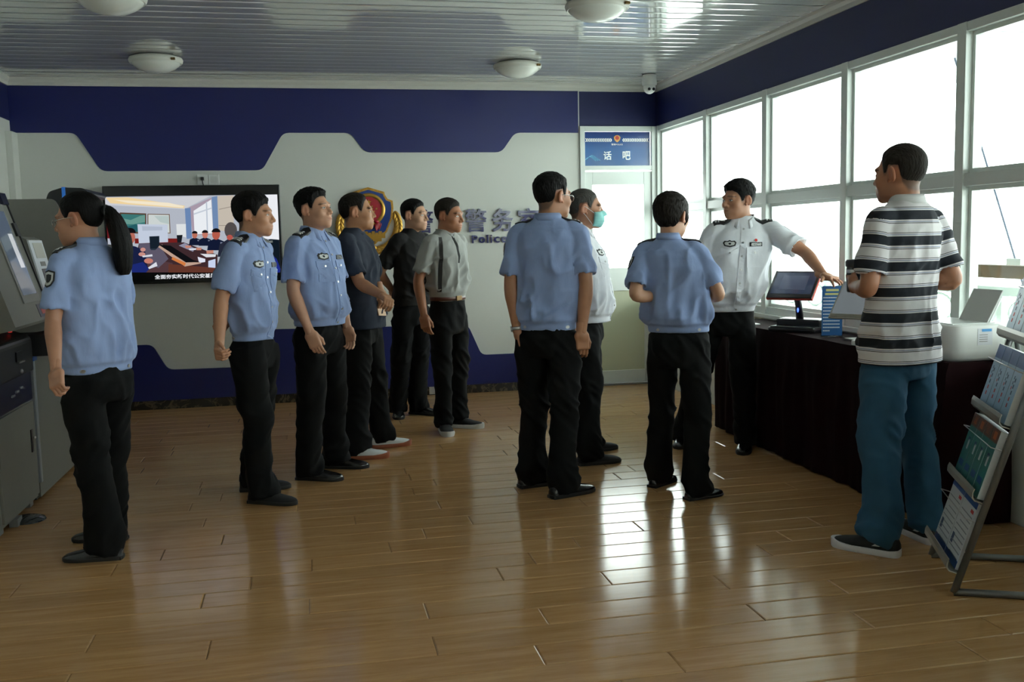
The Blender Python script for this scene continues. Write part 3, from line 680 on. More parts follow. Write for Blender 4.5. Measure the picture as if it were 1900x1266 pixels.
xz([(-1.418, 1.28), (-1.403, 1.12), (-1.398, 1.12), (-1.41, 1.28)], 6.46, 6.5, 'edge_strip', M_WHITEP, k3)

# ---------------------------------------------------------------- draped table along the windows
M_CLOTH = mat('maroon velvet cloth', lin((26, 6, 10)), .95, spec=.12, vary=.15, vscale=4)
TYA, TYB, TXA, TXB, TT = 3.88, 6.42, 2.785, 3.125, .765
tb = empty('draped_table', ((TXA+TXB)/2, (TYA+TYB)/2, 0)); tag(tb, 'long narrow table covered to the floor with a dark maroon cloth', 'table')
MB().box((TXA+.03-tb.location.x, TYA+.03-tb.location.y, .72), (TXB-.01-tb.location.x, TYB-.03-tb.location.y, .755)).build('table_top', M_DARKM, tb)
for sx in (TXA+.05, TXB-.05):
    for sy in (TYA+.08, TYB-.08):
        MB().box((sx-.02-tb.location.x, sy-.02-tb.location.y, 0), (sx+.02-tb.location.x, sy+.02-tb.location.y, .72)).build('leg', M_DARKM, tb)
def edge_pts():
    pts = []
    r = .05
    a = [(TXB, TYA), (TXA, TYA), (TXA, TYB), (TXB, TYB)]
    for i in range(3):
        p, q = Vector(a[i]), Vector(a[i+1]); L_ = (q-p).length; n_ = max(6, int(L_/.025))
        for t in range(n_): pts.append((p.lerp(q, t/n_), Vector(((0, -1), (-1, 0), (0, 1))[i]), i, t/n_*L_))
    pts.append((Vector(a[3]), Vector((0, 1)), 2, 0)); return pts
ep = edge_pts(); V = []; F = []; nz = 16
for j in range(nz+1):
    for i, (p, nrm, s_, L_) in enumerate(ep):
        f = j/nz; z = TT*(1-f)+.012*f
        wv = .010*math.sin(i*.55+1.3*math.sin(i*.13))+.006*math.sin(i*1.31+2)
        out = (wv+.012)*min(1, f*2.2) + .004*math.sin(f*9+i*.3)
        rr = .012 if j == 0 else 0
        c = p-Vector(((TXA+TXB)/2, (TYA+TYB)/2)); 
        q = p+nrm*(out)-nrm*rr
        V.append((q.x-tb.location.x, q.y-tb.location.y, z if j else TT))
m_ = len(ep)
for j in range(nz):
    for i in range(m_-1): F.append((j*m_+i, j*m_+i+1, (j+1)*m_+i+1, (j+1)*m_+i))
b = len(V)
F.append(tuple(range(m_-1, -1, -1)))
mesh('tablecloth', V, F, M_CLOTH, tb, smooth=True).data.set_sharp_from_angle(angle=.9)

def local_frame(d, tilt):
    """screen frame: facing d (unit, horizontal), leaning back by tilt; returns right, up, normal"""
    d = Vector(d).normalized(); z = Vector((0, 0, 1)); n_ = (d*math.cos(tilt)+z*math.sin(tilt)).normalized(); r_ = z.cross(n_).normalized(); return r_, n_.cross(r_), n_
def panel(root, c, R3, w_, h_, t0, t1, name, m, bev=.003, parent=None):
    M_ = Matrix(R3).transposed()
    return MB().box((-w_/2, -h_/2, t0), (w_/2, h_/2, t1), R=M_, c=Vector(c), bev=bev).build(name, m, parent or root)
# touch terminal
p = onz(1474, 611, TT); p.x = min(p.x, 2.98)
ps = empty('touch_terminal', (2.93, 5.50, TT)); tag(ps, 'black touch screen terminal with a red edge on the maroon table', 'terminal')
R3 = local_frame((-.80, -.60, 0), math.radians(42))
yawm = Matrix.Rotation(math.atan2(-.60, -.80)+math.pi/2, 3, 'Z')
MB().box((-.15, -.12, 0), (.15, .12, .03), bev=.012, R=yawm).box((-.14, -.03, .028), (.14, .11, .075), bev=.012, R=yawm).build('base', M_BLACK, ps)
MB().box((-.135, -.115, .030), (.135, -.035, .036), bev=.003, R=yawm).build('printer_lid', mat('gloss dark lid', lin((70, 76, 74)), .15), ps)
cs = onz(1475, 532, TT+.27)-ps.location; cs = Vector((-.03, .02, .285))
MB().tube([Vector((.02, .03, .06)), Vector((.005, .02, .16)), cs-R3[2]*.02], [(.035, .02), (.03, .018), (.03, .018)], 14).build('neck', M_BLACK, ps, smooth=True)
MB().ell(yawm @ Vector((0, -.022, .13)), (.006, .004, .014)).build('power_light', mat('blue led', (.02, .05, .5), .3, emit=(.05, .12, 1), estr=1.2), ps, smooth=True)
panel(ps, cs, R3, .30, .215, -.022, -.004, 'back_shell', mat('red edge shell', lin((196, 62, 44)), .35), .004)
panel(ps, cs, R3, .295, .210, -.006, .002, 'bezel', M_BLACK, .003)
panel(ps, cs+R3[1]*.008, R3, .262, .165, .002, .003, 'screen', mat('dim screen', lin((38, 46, 66)), .07, emit=lin((70, 84, 110)), estr=.1), .0)
panel(ps, cs+R3[1]*.012, R3, .17, .11, .003, .0034, 'screen_window', mat('dim screen window', lin((60, 70, 90)), .07, emit=lin((96, 104, 128)), estr=.1), .0)
# acrylic sign
ac = empty('acrylic_sign', (2.93, 5.12, TT)); tag(ac, 'upright acrylic stand with a blue notice between the two screens', 'sign')
dirn = Vector((-.35, -.94, 0)); ym = Matrix.Rotation(math.atan2(dirn.y, dirn.x)+math.pi/2, 3, 'Z')
M_ACR = glassmat('clear acrylic', (.93, .97, .97), .1)
MB().box((-.062, -.05, 0), (.062, .05, .004), R=ym).box((-.062, -.003, .004), (.062, .003, .30), R=ym).build('holder', M_ACR, ac)
ntc = MB().box((-.057, -.006, .008), (.057, -.0035, .292), R=ym).build('notice', mat('notice blue', lin((34, 92, 150)), .4), ac)
M_NY = mat('notice yellow print', lin((200, 196, 130)), .5); M_NW = mat('notice white print', lin((206, 216, 226)), .5)
MB().box((-.035, -.0068, .262), (.035, -.006, .275), R=ym).build('notice_title', M_NY, ntc); MB().box((-.04, -.0068, .240), (.04, -.006, .252), R=ym).build('notice_title', M_NY, ntc)
for i in range(11):
    wd = [.04, .048, .05, .05, .05, .048, .05, .05, .05, .05, .02][i]; mb = MB(); x = -.05
    while x < -.05+2*wd-.008:
        mb.box((x, -.0068, .222-i*.019), (x+.0062, -.006, .229-i*.019), R=ym); x += .0078
    mb.build('notice_line', M_NW, ntc)
ap = empty('edge_on_sign', (2.86, 6.02, TT)); tag(ap, 'narrow clear sign holder seen edge on behind the white shirted officer', 'sign')
MB().box((-.05, -.03, 0), (.05, .03, .006)).box((-.004, -.004, .006), (.004, .004, .25)).build('holder', M_WHITEP, ap)
# second screen, seen from its left corner
s2 = empty('tablet_monitor', (2.96, 4.74, TT)); tag(s2, 'grey framed tilted monitor beside the man in the striped polo', 'monitor')
s2.location = (3.0, 4.86, TT); R3 = local_frame((-.82, -.57, 0), math.radians(45)); cs = ony(1536, 589, 4.74)-s2.location+R3[0]*.19+R3[1]*.13
MB().box((-.10, -.08, 0), (.10, .08, .012), bev=.004).build('base', M_GREYP, s2)
MB().tube([Vector((.03, .03, .01)), Vector((.03, .03, .15)), cs-R3[2]*.01], .014, 10).build('neck', M_GREYP, s2, smooth=True)
panel(s2, cs, R3, .38, .26, -.012, .0, 'frame', mat('pale metal frame', lin((170, 168, 160)), .35, metal=.4), .004)
panel(s2, cs, R3, .36, .24, 0, .002, 'screen', mat('pale screen', lin((120, 124, 130)), .05, emit=lin((150, 156, 166)), estr=.08), .001)
panel(s2, cs-R3[1]*.115, R3, .36, .022, .002, .003, 'lower_bezel', mat('bezel grey', lin((128, 122, 110)), .4), 0)
bx = MB().box((-.085, -.12, 0), (.085, .12, .028), bev=.006).build('white_box', M_WHITEP); bx.location = (2.885, 4.78, TT+.0005); bx.rotation_euler = (0, 0, .12); tag(bx, 'flat white box on the maroon table below the monitor', 'box')
bx.location = (2.895, 4.58, TT+.0005)

# printer
pr = empty('printer', (2.965, 4.085, TT)); tag(pr, 'white desktop printer with raised paper support near the brochure rack', 'printer')
def rr_poly(w_, d_, r_, n_=6):
    return rounded([(-w_/2, -d_/2), (w_/2, -d_/2), (w_/2, d_/2), (-w_/2, d_/2)], r_, n_)
V = []; F = []; base = rr_poly(.30, .40, .07)
for s_, z in ((.86, 0), (.95, .015), (1.0, .05), (1.0, .15), (.985, .162), (.94, .168)):
    for x, y in base: V.append((x*s_, y*s_, z))
n_ = len(base)
for j in range(5):
    for i in range(n_): F.append((j*n_+i, j*n_+(i+1) % n_, (j+1)*n_+(i+1) % n_, (j+1)*n_+i))
F.append(tuple(range(n_-1, -1, -1))); F.append(tuple(range(5*n_, 6*n_)))
mesh('body', V, F, M_WHITEP, pr, smooth=True).data.set_sharp_from_angle(angle=.7)
MB().box((-.12, -.16, .166), (.10, .16, .172), bev=.002).build('lid', mat('printer lid', lin((206, 210, 208)), .3), pr)
Rt = Matrix.Rotation(math.radians(28), 3, 'Y')
MB().box((-.004, -.12, 0), (.004, .08, .17), R=Rt, c=(.065, -.03, .165), bev=.002).build('paper_support', mat('printer support', lin((196, 198, 196)), .4), pr)
MB().box((-.004, -.11, 0), (.004, .07, .13), R=Rt, c=(.085, -.03, .165), bev=.002).build('paper_support', M_WHITEP, pr)
stk = MB().box((-.02, -.2015, .075), (.055, -.2005, .15)).build('sticker', mat('printer sticker', lin((214, 216, 222)), .5), pr)
MB().box((.0, -.2022, .136), (.05, -.2015, .148)).build('sticker_band', mat('sticker blue', lin((64, 150, 214)), .5), stk)
for i in range(4): MB().box((-.012, -.2022, .09+i*.01), (.03, -.2015, .093+i*.01)).build('sticker_line', M_GREYP, stk)
MB().box((-.155, -.08, .02), (-.149, .10, .06), bev=.002).build('output_slot', M_BLACK, pr)

# ---------------------------------------------------------------- brochure rack
N0 = Vector((2.316, 3.148, 0)); F0 = Vector((2.501, 3.55, 0)); wv = (F0-N0).normalized(); RW = (F0-N0).length; bd = Vector((wv.y, -wv.x, 0))
rk = empty('brochure_rack', ((N0+F0)/2)); tag(rk, 'grey metal brochure rack leaning back at the right edge', 'rack')
M_RK = mat('rack grey metal', lin((118, 120, 120)), .35, metal=.55); M_RT = mat('rack tray', lin((168, 166, 156)), .35, metal=.3)
def onpl(u, v, p0, n_): r = ray(u, v); return CPOS+r*(n_.dot(p0-CPOS)/n_.dot(r))
upn = onpl(1898, 757, N0, wv)-N0; ud = upn.normalized(); UPL = 1.5
rn = ud.cross(wv).normalized()
if rn.dot(bd) > 0: rn = -rn          # outward normal of the rack face
def rl_(p): return Vector(p)-rk.location
for P0 in (N0, F0):
    MB().tube([rl_(P0+Vector((0, 0, .012))), rl_(P0+ud*UPL)], .0135, 12, up=wv).build('upright', M_RK, rk, smooth=True)
    MB().tube([rl_(P0+Vector((0, 0, .014))), rl_(P0+bd*.50+Vector((0, 0, .014)))], .0135, 12).build('foot_bar', M_RK, rk, smooth=True)
    for t in (.17, .62, 1.1):
        MB().ell(rl_(P0+ud*t+rn*.013), (.005, .005, .005), nu=8, nv=6).build('screw', M_STEEL, rk, smooth=True)
MB().tube([rl_(N0+bd*.49+Vector((0, 0, .014))), rl_(F0+bd*.49+Vector((0, 0, .014)))], .0135, 12).build('rear_bar', M_RK, rk, smooth=True)
MB().tube([rl_(F0+bd*.47+Vector((0, 0, .014))), rl_(F0+ud*1.0+wv*-.01)], .010, 10).build('prop', M_RK, rk, smooth=True)
MB().tube([rl_(N0+bd*.47+Vector((0, 0, .014))), rl_(N0+ud*1.0)], .010, 10).build('prop', M_RK, rk, smooth=True)
MB().tube([rl_(N0+ud*UPL), rl_(F0+ud*UPL)], .0135, 12).build('top_bar', M_RK, rk, smooth=True)
hs = []
for u, v in ((1768, 1058), (1808, 926), (1866, 790), (1925, 645)):
    q = onpl(u, v, N0, wv)-N0; hs.append(q.dot(ud))
def rp_(a, t, h): return N0+wv*a+ud*t+rn*h          # a across, t up the frame, h out
def slab(parent, a0, a1, t0, t1, h0, h1, name, m, rel_to, bev=0.):
    R_ = Matrix((wv, ud, rn)).transposed()
    return MB().box((a0, t0, h0), (a1, t1, h1), R=R_, c=N0-Vector(rel_to), bev=bev).build(name, m, parent)
import colorsys
kinds = [('white two column leaflet', 2), ('green photo leaflet', 4), ('blue sky leaflet', 4), ('blue sky leaflet', 4)]
rows = ['lowest', 'second lowest', 'third', 'top']
M_LW = mat('leaflet white', lin((206, 210, 214)), .5); M_LG = mat('leaflet green', lin((54, 122, 116)), .4); M_LB = mat('leaflet sky', lin((150, 182, 212)), .4)
M_LDB = mat('leaflet deep blue', lin((30, 74, 140)), .4); M_LR = mat('leaflet red', lin((196, 44, 48)), .5); M_LK = mat('leaflet dark print', lin((46, 66, 110)), .5)
M_LBR = mat('leaflet brown', lin((110, 70, 50)), .4); M_LGR = mat('leaflet text grey', lin((140, 146, 156)), .6)
for r_i, t0 in enumerate(hs):
    # tray: base, curved lip, wire
    V = []; F = []
    prof = [(-.004, .05), (-.004, .012), (.012, .0), (.045, .0), (.058, .01), (.062, .03), (.060, .045), (.057, .045), (.058, .03), (.054, .014), (.044, .004), (.012, .004), (-.001, .014), (-.001, .05)]
    for a in (.0, RW):
        for h, t in prof: V.append(rl_(rp_(a, t0-.01+t, h)))
    n_ = len(prof); F = [tuple(range(n_)), tuple(range(2*n_-1, n_-1, -1))]+[(i, (i+1) % n_, n_+(i+1) % n_, n_+i) for i in range(n_)]
    mesh('tray', V, F, M_RT, rk)
    MB().tube([rl_(rp_(0, t0+.20, .0)), rl_(rp_(0, t0+.20, .055)), rl_(rp_(RW, t0+.20, .055)), rl_(rp_(RW, t0+.20, .0))], .0022, 6).build('wire', M_STEEL, rk, smooth=True)
    slab(rk, .0, RW, t0, t0+.24, -.008, -.005, 'back_sheet', M_RT, rk.location)
    nm, cnt = kinds[r_i]; wd = (RW-.03)/cnt
    for c in range(cnt):
        a0 = .015+c*wd+.003; a1 = .015+(c+1)*wd-.003
        bt = t0+.0; th = .035 if r_i else .022
        o = empty('leaflet', rp_((a0+a1)/2, bt, .02))
        pos = ['nearest the camera', 'second from the near side', 'third from the near side', 'farthest from the camera'][c] if cnt == 4 else ['on the near side', 'on the far side'][c]
        tag(o, '%s stack in the %s rack tray, %s' % (nm, rows[r_i], pos), 'leaflet', 'leaflets in the brochure rack')
        hgt = .265
        lm = (M_LW, M_LG, M_LB, M_LB)[r_i]
        slab(o, a0, a1, bt, bt+hgt, .0, th, 'sheets', M_LW, o.location); f0 = th; f1 = th+.0008
        cv = slab(o, a0, a1, bt, bt+hgt, f0, f1, 'cover', lm, o.location); g0, g1 = f1, f1+.0006
        if r_i == 0:
            for k in range(9): slab(cv, a0+.015, a1-.015 if k % 3 else a1-.05, bt+.03+k*.021, bt+.034+k*.021, g0, g1, 'print_line', M_LGR, o.location)
            slab(cv, a0+.02, a0+.06, bt+.215, bt+.228, g0, g1, 'print_title', M_LR, o.location); slab(cv, a0, a1, bt+.24, bt+hgt, g0, g1, 'print_band', M_LDB, o.location)
            slab(cv, a1-.05, a1-.02, bt+.06, bt+.10, g0, g1, 'print_picture', M_LK, o.location); slab(cv, a0, a1, bt, bt+.03, g0, g1, 'print_band', M_LDB, o.location)
        elif r_i == 1:
            slab(cv, a0, a1, bt+.215, bt+hgt, g0, g1, 'print_band', M_LBR, o.location); slab(cv, a0+.025, a1-.03, bt+.225, bt+.255, g0, g1, 'print_title', mat('leaflet orange', lin((196, 110, 60)), .5), o.location)
            slab(cv, a0+.03, a0+.05, bt+.12, bt+.16, g0, g1, 'print_figure', M_LW, o.location); slab(cv, a0+.035, a0+.06, bt+.155, bt+.17, g0, g1, 'print_figure', M_LK, o.location); slab(cv, a0+.02, a1-.02, bt+.05, bt+.075, g0, g1, 'print_figure', M_LDB, o.location)
        else:
            slab(cv, a0, a1, bt+.21, bt+hgt, g0, g1, 'print_band', M_LDB, o.location)
            for k in range(5): slab(cv, a0+.045, a0+.056, bt+.155-k*.024, bt+.170-k*.024, g0, g1, 'print_glyph', M_LR if k > 2 else M_LK, o.location)
            for k in range(3): slab(cv, a0+.066, a0+.072, bt+.165-k*.02, bt+.177-k*.02, g0, g1, 'print_glyph', M_LR if k > 1 else M_LK, o.location)
# ================================================================ people: shape tools
def vnoise(P, seed=0):
    """smooth value noise in 3D, numpy"""
    P = np.asarray(P, float); I = np.floor(P).astype(np.int64); f = P-I; f = f*f*(3-2*f)
    def hsh(x, y, z):
        n_ = (x*374761393+y*668265263+z*2147483647+seed*1274126177) & 0xffffffff
        n_ = ((n_ ^ (n_ >> 13))*1274126177) & 0xffffffff
        return ((n_ ^ (n_ >> 16)) & 0xffff)/65535.
    r = 0
    for dx in (0, 1):
        for dy in (0, 1):
            for dz in (0, 1):
                wgt = (f[:, 0] if dx else 1-f[:, 0])*(f[:, 1] if dy else 1-f[:, 1])*(f[:, 2] if dz else 1-f[:, 2])
                r = r+wgt*hsh(I[:, 0]+dx, I[:, 1]+dy, I[:, 2]+dz)
    return r*2-1
def smin(a, b, k): h = np.clip(.5+.5*(b-a)/k, 0, 1); return b*(1-h)+a*h-k*h*(1-h)
def smax(a, b, k): return -smin(-a, -b, k)
def sd_ell(P, c, r, R=None):
    q = P-np.array(c)
    if R is not None: q = q@np.array(R)
    r = np.array(r); k0 = np.linalg.norm(q/r, axis=1); k1 = np.linalg.norm(q/(r*r), axis=1)+1e-9
    return k0*(k0-1)/k1
def sd_cap(P, a, b, ra, rb):
    a = np.array(a, float); b = np.array(b, float); ab = b-a; t = np.clip(((P-a)@ab)/(ab@ab), 0, 1)
    return np.linalg.norm(P-a-t[:, None]*ab, axis=1)-(ra+(rb-ra)*t)
def surface_nets(F, o, h):
    S = F < 0; nx, ny, nz = F.shape; acc = np.zeros((nx-1, ny-1, nz-1, 3)); cnt = np.zeros((nx-1, ny-1, nz-1))
    cor = {}
    for i in (0, 1):
        for j in (0, 1):
            for k in (0, 1): cor[i, j, k] = F[i:nx-1+i, j:ny-1+j, k:nz-1+k]
    for a in cor:
        for ax in range(3):
            if a[ax] == 0:
                b = list(a); b[ax] = 1; b = tuple(b); fa, fb = cor[a], cor[b]; cr = (fa < 0) != (fb < 0)
                t = np.where(cr, fa/(fa-fb+1e-12*(fa == fb)), 0)
                for d in range(3):
                    acc[..., d] += np.where(cr, a[d]+(t if d == ax else 0), 0)
                cnt += cr
    m = cnt > 0; idx = -np.ones(m.shape, int); idx[m] = np.arange(m.sum())
    cell = np.argwhere(m); V = (cell+acc[m]/cnt[m][:, None])*h+np.array(o)
    Q = []
    for ax in range(3):
        sl0 = [slice(None)]*3; sl1 = [slice(None)]*3; sl0[ax] = slice(0, -1); sl1[ax] = slice(1, None)
        s0, s1 = S[tuple(sl0)], S[tuple(sl1)]; e = np.argwhere(s0 != s1)
        b, c = [x for x in range(3) if x != ax]
        e = e[(e[:, b] > 0) & (e[:, c] > 0) & (e[:, b] < m.shape[b]) & (e[:, c] < m.shape[c])]
        if not len(e): continue
        inside = s0[tuple(e.T)]
        def cid(db, dc):
            q = e.copy(); q[:, b] += db; q[:, c] += dc; return idx[tuple(q.T)]
        quad = np.stack([cid(-1, -1), cid(0, -1), cid(0, 0), cid(-1, 0)], 1)
        fl = inside if ax != 1 else ~inside
        quad[~fl] = quad[~fl][:, ::-1]; Q.append(quad)
    return V, np.concatenate(Q)
def sdf_mesh(fn, lo, hi, h):
    ax = [np.arange(lo[i], hi[i]+h, h) for i in range(3)]
    G = np.stack(np.meshgrid(*ax, indexing='ij'), -1); F = fn(G.reshape(-1, 3)).reshape(G.shape[:3])
    return surface_nets(F, lo, h)
def tmp_mesh(V, F):
    me = bpy.data.meshes.new('tmp'); V = np.asarray(V, np.float32)
    me.from_pydata([tuple(v) for v in V], [], [tuple(int(i) for i in f) for f in F]); me.update(); return me
def arrays(me):
    V = np.empty(len(me.vertices)*3, np.float32); me.vertices.foreach_get('co', V); return V.reshape(-1, 3).astype(float)
def remesh(V, F, voxel, smooth=3):
    me = tmp_mesh(V, F); o = bpy.data.objects.new('tmp', me); COL.objects.link(o)
    m = o.modifiers.new('r', 'REMESH'); m.mode = 'VOXEL'; m.voxel_size = voxel; m.use_smooth_shade = True
    if smooth: s = o.modifiers.new('s', 'SMOOTH'); s.factor = .5; s.iterations = smooth
    dg = bpy.context.evaluated_depsgraph_get(); out = bpy.data.meshes.new_from_object(o.evaluated_get(dg))
    bpy.data.objects.remove(o); bpy.data.meshes.remove(me); return out
def union(meshes):
    base = bpy.data.objects.new('tmp', meshes[0]); COL.objects.link(base); others = []
    for me in meshes[1:]:
        q = bpy.data.objects.new('tmpb', me); COL.objects.link(q); others.append(q)
        m = base.modifiers.new('b', 'BOOLEAN'); m.operation = 'UNION'; m.solver = 'MANIFOLD'; m.object = q
    dg = bpy.context.evaluated_depsgraph_get(); out = bpy.data.meshes.new_from_object(base.evaluated_get(dg))
    tot = sum(len(m.vertices) for m in meshes)
    if len(out.vertices) < tot*.55:      # fall back to a plain join
        bm = bmesh.new()
        for m in meshes: bm.from_mesh(m)
        bm.to_mesh(out); bm.free()
    for q in [base]+others: bpy.data.objects.remove(q)
    return out
def catmull(pts, rad, sub=5):
    P = [np.array(p, float) for p in pts]; Rr = [np.array(r if hasattr(r, '__len__') else (r, r), float) for r in rad]
    out = []; ro = []
    for i in range(len(P)-1):
        p0 = P[max(i-1, 0)]; p1 = P[i]; p2 = P[i+1]; p3 = P[min(i+2, len(P)-1)]
        for k in range(sub):
            t = k/sub; out.append(.5*((2*p1)+(-p0+p2)*t+(2*p0-5*p1+4*p2-p3)*t*t+(-p0+3*p1-3*p2+p3)*t**3)); ro.append(Rr[i]*(1-t)+Rr[i+1]*t)
    out.append(P[-1]); ro.append(Rr[-1]); return [Vector(p) for p in out], [tuple(r) for r in ro]
def loft(rings, n=44, capin=0., p=2.35):
    """rings: (z, cx, cy, rx, front, back) -> closed surface"""
    V = []; F = []
    for z, cx, cy, rx, f, b in rings:
        for i in range(n):
            a = 2*math.pi*i/n; c, s = math.cos(a), math.sin(a); e = 2/p
            x = rx*math.copysign(abs(c)**e, c); y = (f if s > 0 else b)*math.copysign(abs(s)**e, s); V.append((cx+x, cy+y, z))
    m = len(rings)
    for j in range(m-1):
        for i in range(n): F.append((j*n+i, j*n+(i+1) % n, (j+1)*n+(i+1) % n, (j+1)*n+i))
    z, cx, cy, *_ = rings[0]; V.append((cx, cy, z+capin)); c0 = len(V)-1
    z, cx, cy, *_ = rings[-1]; V.append((cx, cy, z)); c1 = len(V)-1
    for i in range(n): F.append((i, c0, (i+1) % n)); F.append(((m-1)*n+i, (m-1)*n+(i+1) % n, c1))
    return V, F
def capped_tube(pts, rad, n=20, pull=0., up=None):
    V, F = tube(pts, rad, n, caps=False, up=up); m = len(pts)
    T = frame_dirs([Vector(p) for p in pts]); V.append(Vector(pts[0])); a = len(V)-1; V.append(Vector(pts[-1])-T[-1]*pull); b = len(V)-1
    for i in range(n): F.append((a, (i+1) % n, i)); F.append(((m-1)*n+i, (m-1)*n+(i+1) % n, b))
    return V, F
def joinVF(L):
    V = []; F = []
    for v, f in L:
        b = len(V); V += [tuple(x) for x in v]; F += [tuple(i+b for i in q) for q in f]
    return V, F

# ---------------------------------------------------------------- head, hair and hands in their own frames
def head_sdf(P, fem=False, ears=True, neck=True):
    Q = P.copy(); Q[:, 0] = np.abs(Q[:, 0])
    d = sd_ell(Q, (0, -.014, .036), (.075, .096, .088))
    d = smin(d, sd_ell(Q, (0, .034, -.022), (.064, .060, .078)), .030)
    jw = .048 if fem else .053
    d = smin(d, sd_ell(Q, (0, .040, -.070), (jw, .047, .036)), .028)
    d = smin(d, sd_ell(Q, (.036, .004, -.060), (.018, .026, .026)), .03)      # jaw angle
    d = smin(d, sd_ell(Q, (0, .076, -.094), (.022, .016, .015)), .022)        # chin
    d = smin(d, sd_ell(Q, (.044, .062, -.022), (.020, .020, .018)), .024)     # cheek bone
    d = smin(d, sd_ell(Q, (.020, .082, .027), (.030, .012, .011)), .016)      # brow
    d = smax(d, -sd_ell(Q, (.032, .105, .004), (.019, .019, .011)), .012)     # socket
    d = smin(d, sd_ell(Q, (.032, .0745, .003), (.0165, .0145, .0115)), .005)  # lids
    d = smin(d, sd_cap(Q, (0, .088, .016), (0, .1105, -.026), .0075, .0105), .012)   # nose
    d = smin(d, sd_ell(Q, (.0125, .097, -.031), (.0085, .010, .008)), .007)
    d = smin(d, sd_ell(Q, (0, .078, -.060), (.028, .020, .024)), .02)         # muzzle
    d = smin(d, sd_ell(Q, (0, .0945, -.0555), (.021, .0075, .0055)), .006)    # lips
    d = smin(d, sd_ell(Q, (0, .0925, -.0675), (.018, .0080, .0065)), .006)
    d = smax(d, -sd_ell(Q, (0, .108, -.0615), (.025, .012, .0016)), .004)
    if ears:
        Re = Matrix.Rotation(math.radians(-14), 3, 'X') @ Matrix.Rotation(math.radians(24), 3, 'Z')
        e = sd_ell(Q, (.081, -.012, .004), (.0095, .0205, .033), Re)
        e = smax(e, -sd_ell(Q, (.091, -.006, .006), (.0075, .0115, .021), Re), .005)
        e = smin(e, sd_ell(Q, (.076, .004, -.022), (.007, .007, .009)), .008)
        d = smin(d, e, .006)
    if neck:
        r = .047 if fem else .055
        nk = sd_cap(Q, (0, -.022, -.04), (0, -.040, -.215), r, r+.004)
        d = smin(d, nk, .022)
    return d
HEADS = {}
for fem in (False, True):
    HEADS[fem] = sdf_mesh(lambda P: head_sdf(P, fem), (-.104, -.122, -.215), (.104, .132, .134), .0036)
HBVH = {k: BVHTree.FromPolygons([Vector(v) for v in HEADS[k][0]], [tuple(int(i) for i in f) for f in HEADS[k][1]]) for k in HEADS}

SHORT = [(-.13, -.066), (-.09, -.070), (-.062, -.058), (-.045, -.03), (-.036, .036), (.008, .040), (.018, .010), (.031, .006), (.038, .030), (.050, .056), (.068, .074), (.14, .084)]
HIGH = [(-.13, -.056), (-.09, -.060), (-.062, -.045), (-.045, -.015), (-.036, .038), (.008, .042), (.022, .012), (.034, .005), (.042, .030), (.052, .062), (.066, .086), (.14, .094)]
FULL = [(-.13, -.080), (-.09, -.082), (-.062, -.070), (-.045, -.045), (-.036, .026), (.006, .030), (.016, -.002), (.032, -.006), (.040, .020), (.054, .046), (.072, .062), (.14, .070)]
BOB = [(-.13, -.098), (-.09, -.100), (-.062, -.094), (-.044, -.070), (-.034, -.004), (-.010, .014), (.012, -.006), (.030, -.050), (.048, -.030), (.062, .03), (.076, .048), (.14, .056)]
PULL = [(-.13, -.058), (-.09, -.060), (-.062, -.050), (-.045, -.022), (-.036, .030), (.006, .036), (.020, .012), (.034, .010), (.048, .036), (.062, .064), (.076, .084), (.14, .09)]
# line, side, top, noise amplitude, forward push, female
STYLES = {'short': (SHORT, .003, .016, .0022, .002, False), 'spiky': (SHORT, .0025, .022, .0035, .007, False), 'full': (FULL, .0065, .017, .003, .002, False),
          'buzz': (SHORT, .0025, .006, .0012, 0, False), 'recede': (HIGH, .005, .010, .002, .0, False), 'flat': (SHORT, .003, .009, .0012, 0, False),
          'crop': (SHORT, .003, .013, .0018, .002, False), 'side': (FULL, .006, .020, .003, .007, False), 'bob': (BOB, .013, .022, .003, .003, True), 'pull': (PULL, .007, .010, .0012, 0, True)}
HAIR = {}
def hair_shape(style):
    if style in HAIR: return HAIR[style]
    ln, ts, tt, na, fw, fem = STYLES[style]; ly = np.array([a for a, b in ln]); lz = np.array([b for a, b in ln])
    def fn(P):
        d = head_sdf(P, fem, ears=False, neck=False)
        u = np.clip((P[:, 2]-.015)/.085, 0, 1); u = u*u*(3-2*u); t = ts+(tt-ts)*u
        t = t+fw*np.clip((P[:, 1]-.03)/.06, 0, 1)*u
        g = np.interp(P[:, 1], ly, lz)-P[:, 2]
        t = t*np.clip(-g/.030, .06, 1)       # thin out towards the hairline
        st = np.stack([P[:, 0]*150, P[:, 1]*(70 if style not in ('bob', 'pull') else 40), P[:, 2]*60], 1)
        d = d-t-na*vnoise(st, 3)*np.clip(.3+u, 0, 1)-na*.7*vnoise(st*2.1, 5)
        return smax(d, g, .006)
    HAIR[style] = sdf_mesh(fn, (-.125, -.148, -.125), (.125, .14, .168), .0046)
    return HAIR[style]
HANDS = {}
POSES = {'relaxed': ((18, 26, 16), (22, 30, 18), (26, 34, 20), (30, 36, 22), 0.), 'fist': ((70, 88, 50), (74, 90, 55), (76, 90, 55), (78, 88, 50), 0.),
         'half': ((42, 55, 32), (50, 60, 35), (56, 66, 38), (48, 58, 36), 0.), 'spread': ((22, 8, 6), (4, 10, 8), (6, 12, 8), (14, 14, 8), 13.), 'grip': ((46, 52, 34), (50, 54, 34), (54, 56, 34), (58, 56, 34), 2.), 'clasp': ((55, 50, 30), (58, 52, 30), (60, 54, 30), (60, 54, 30), 0.)}
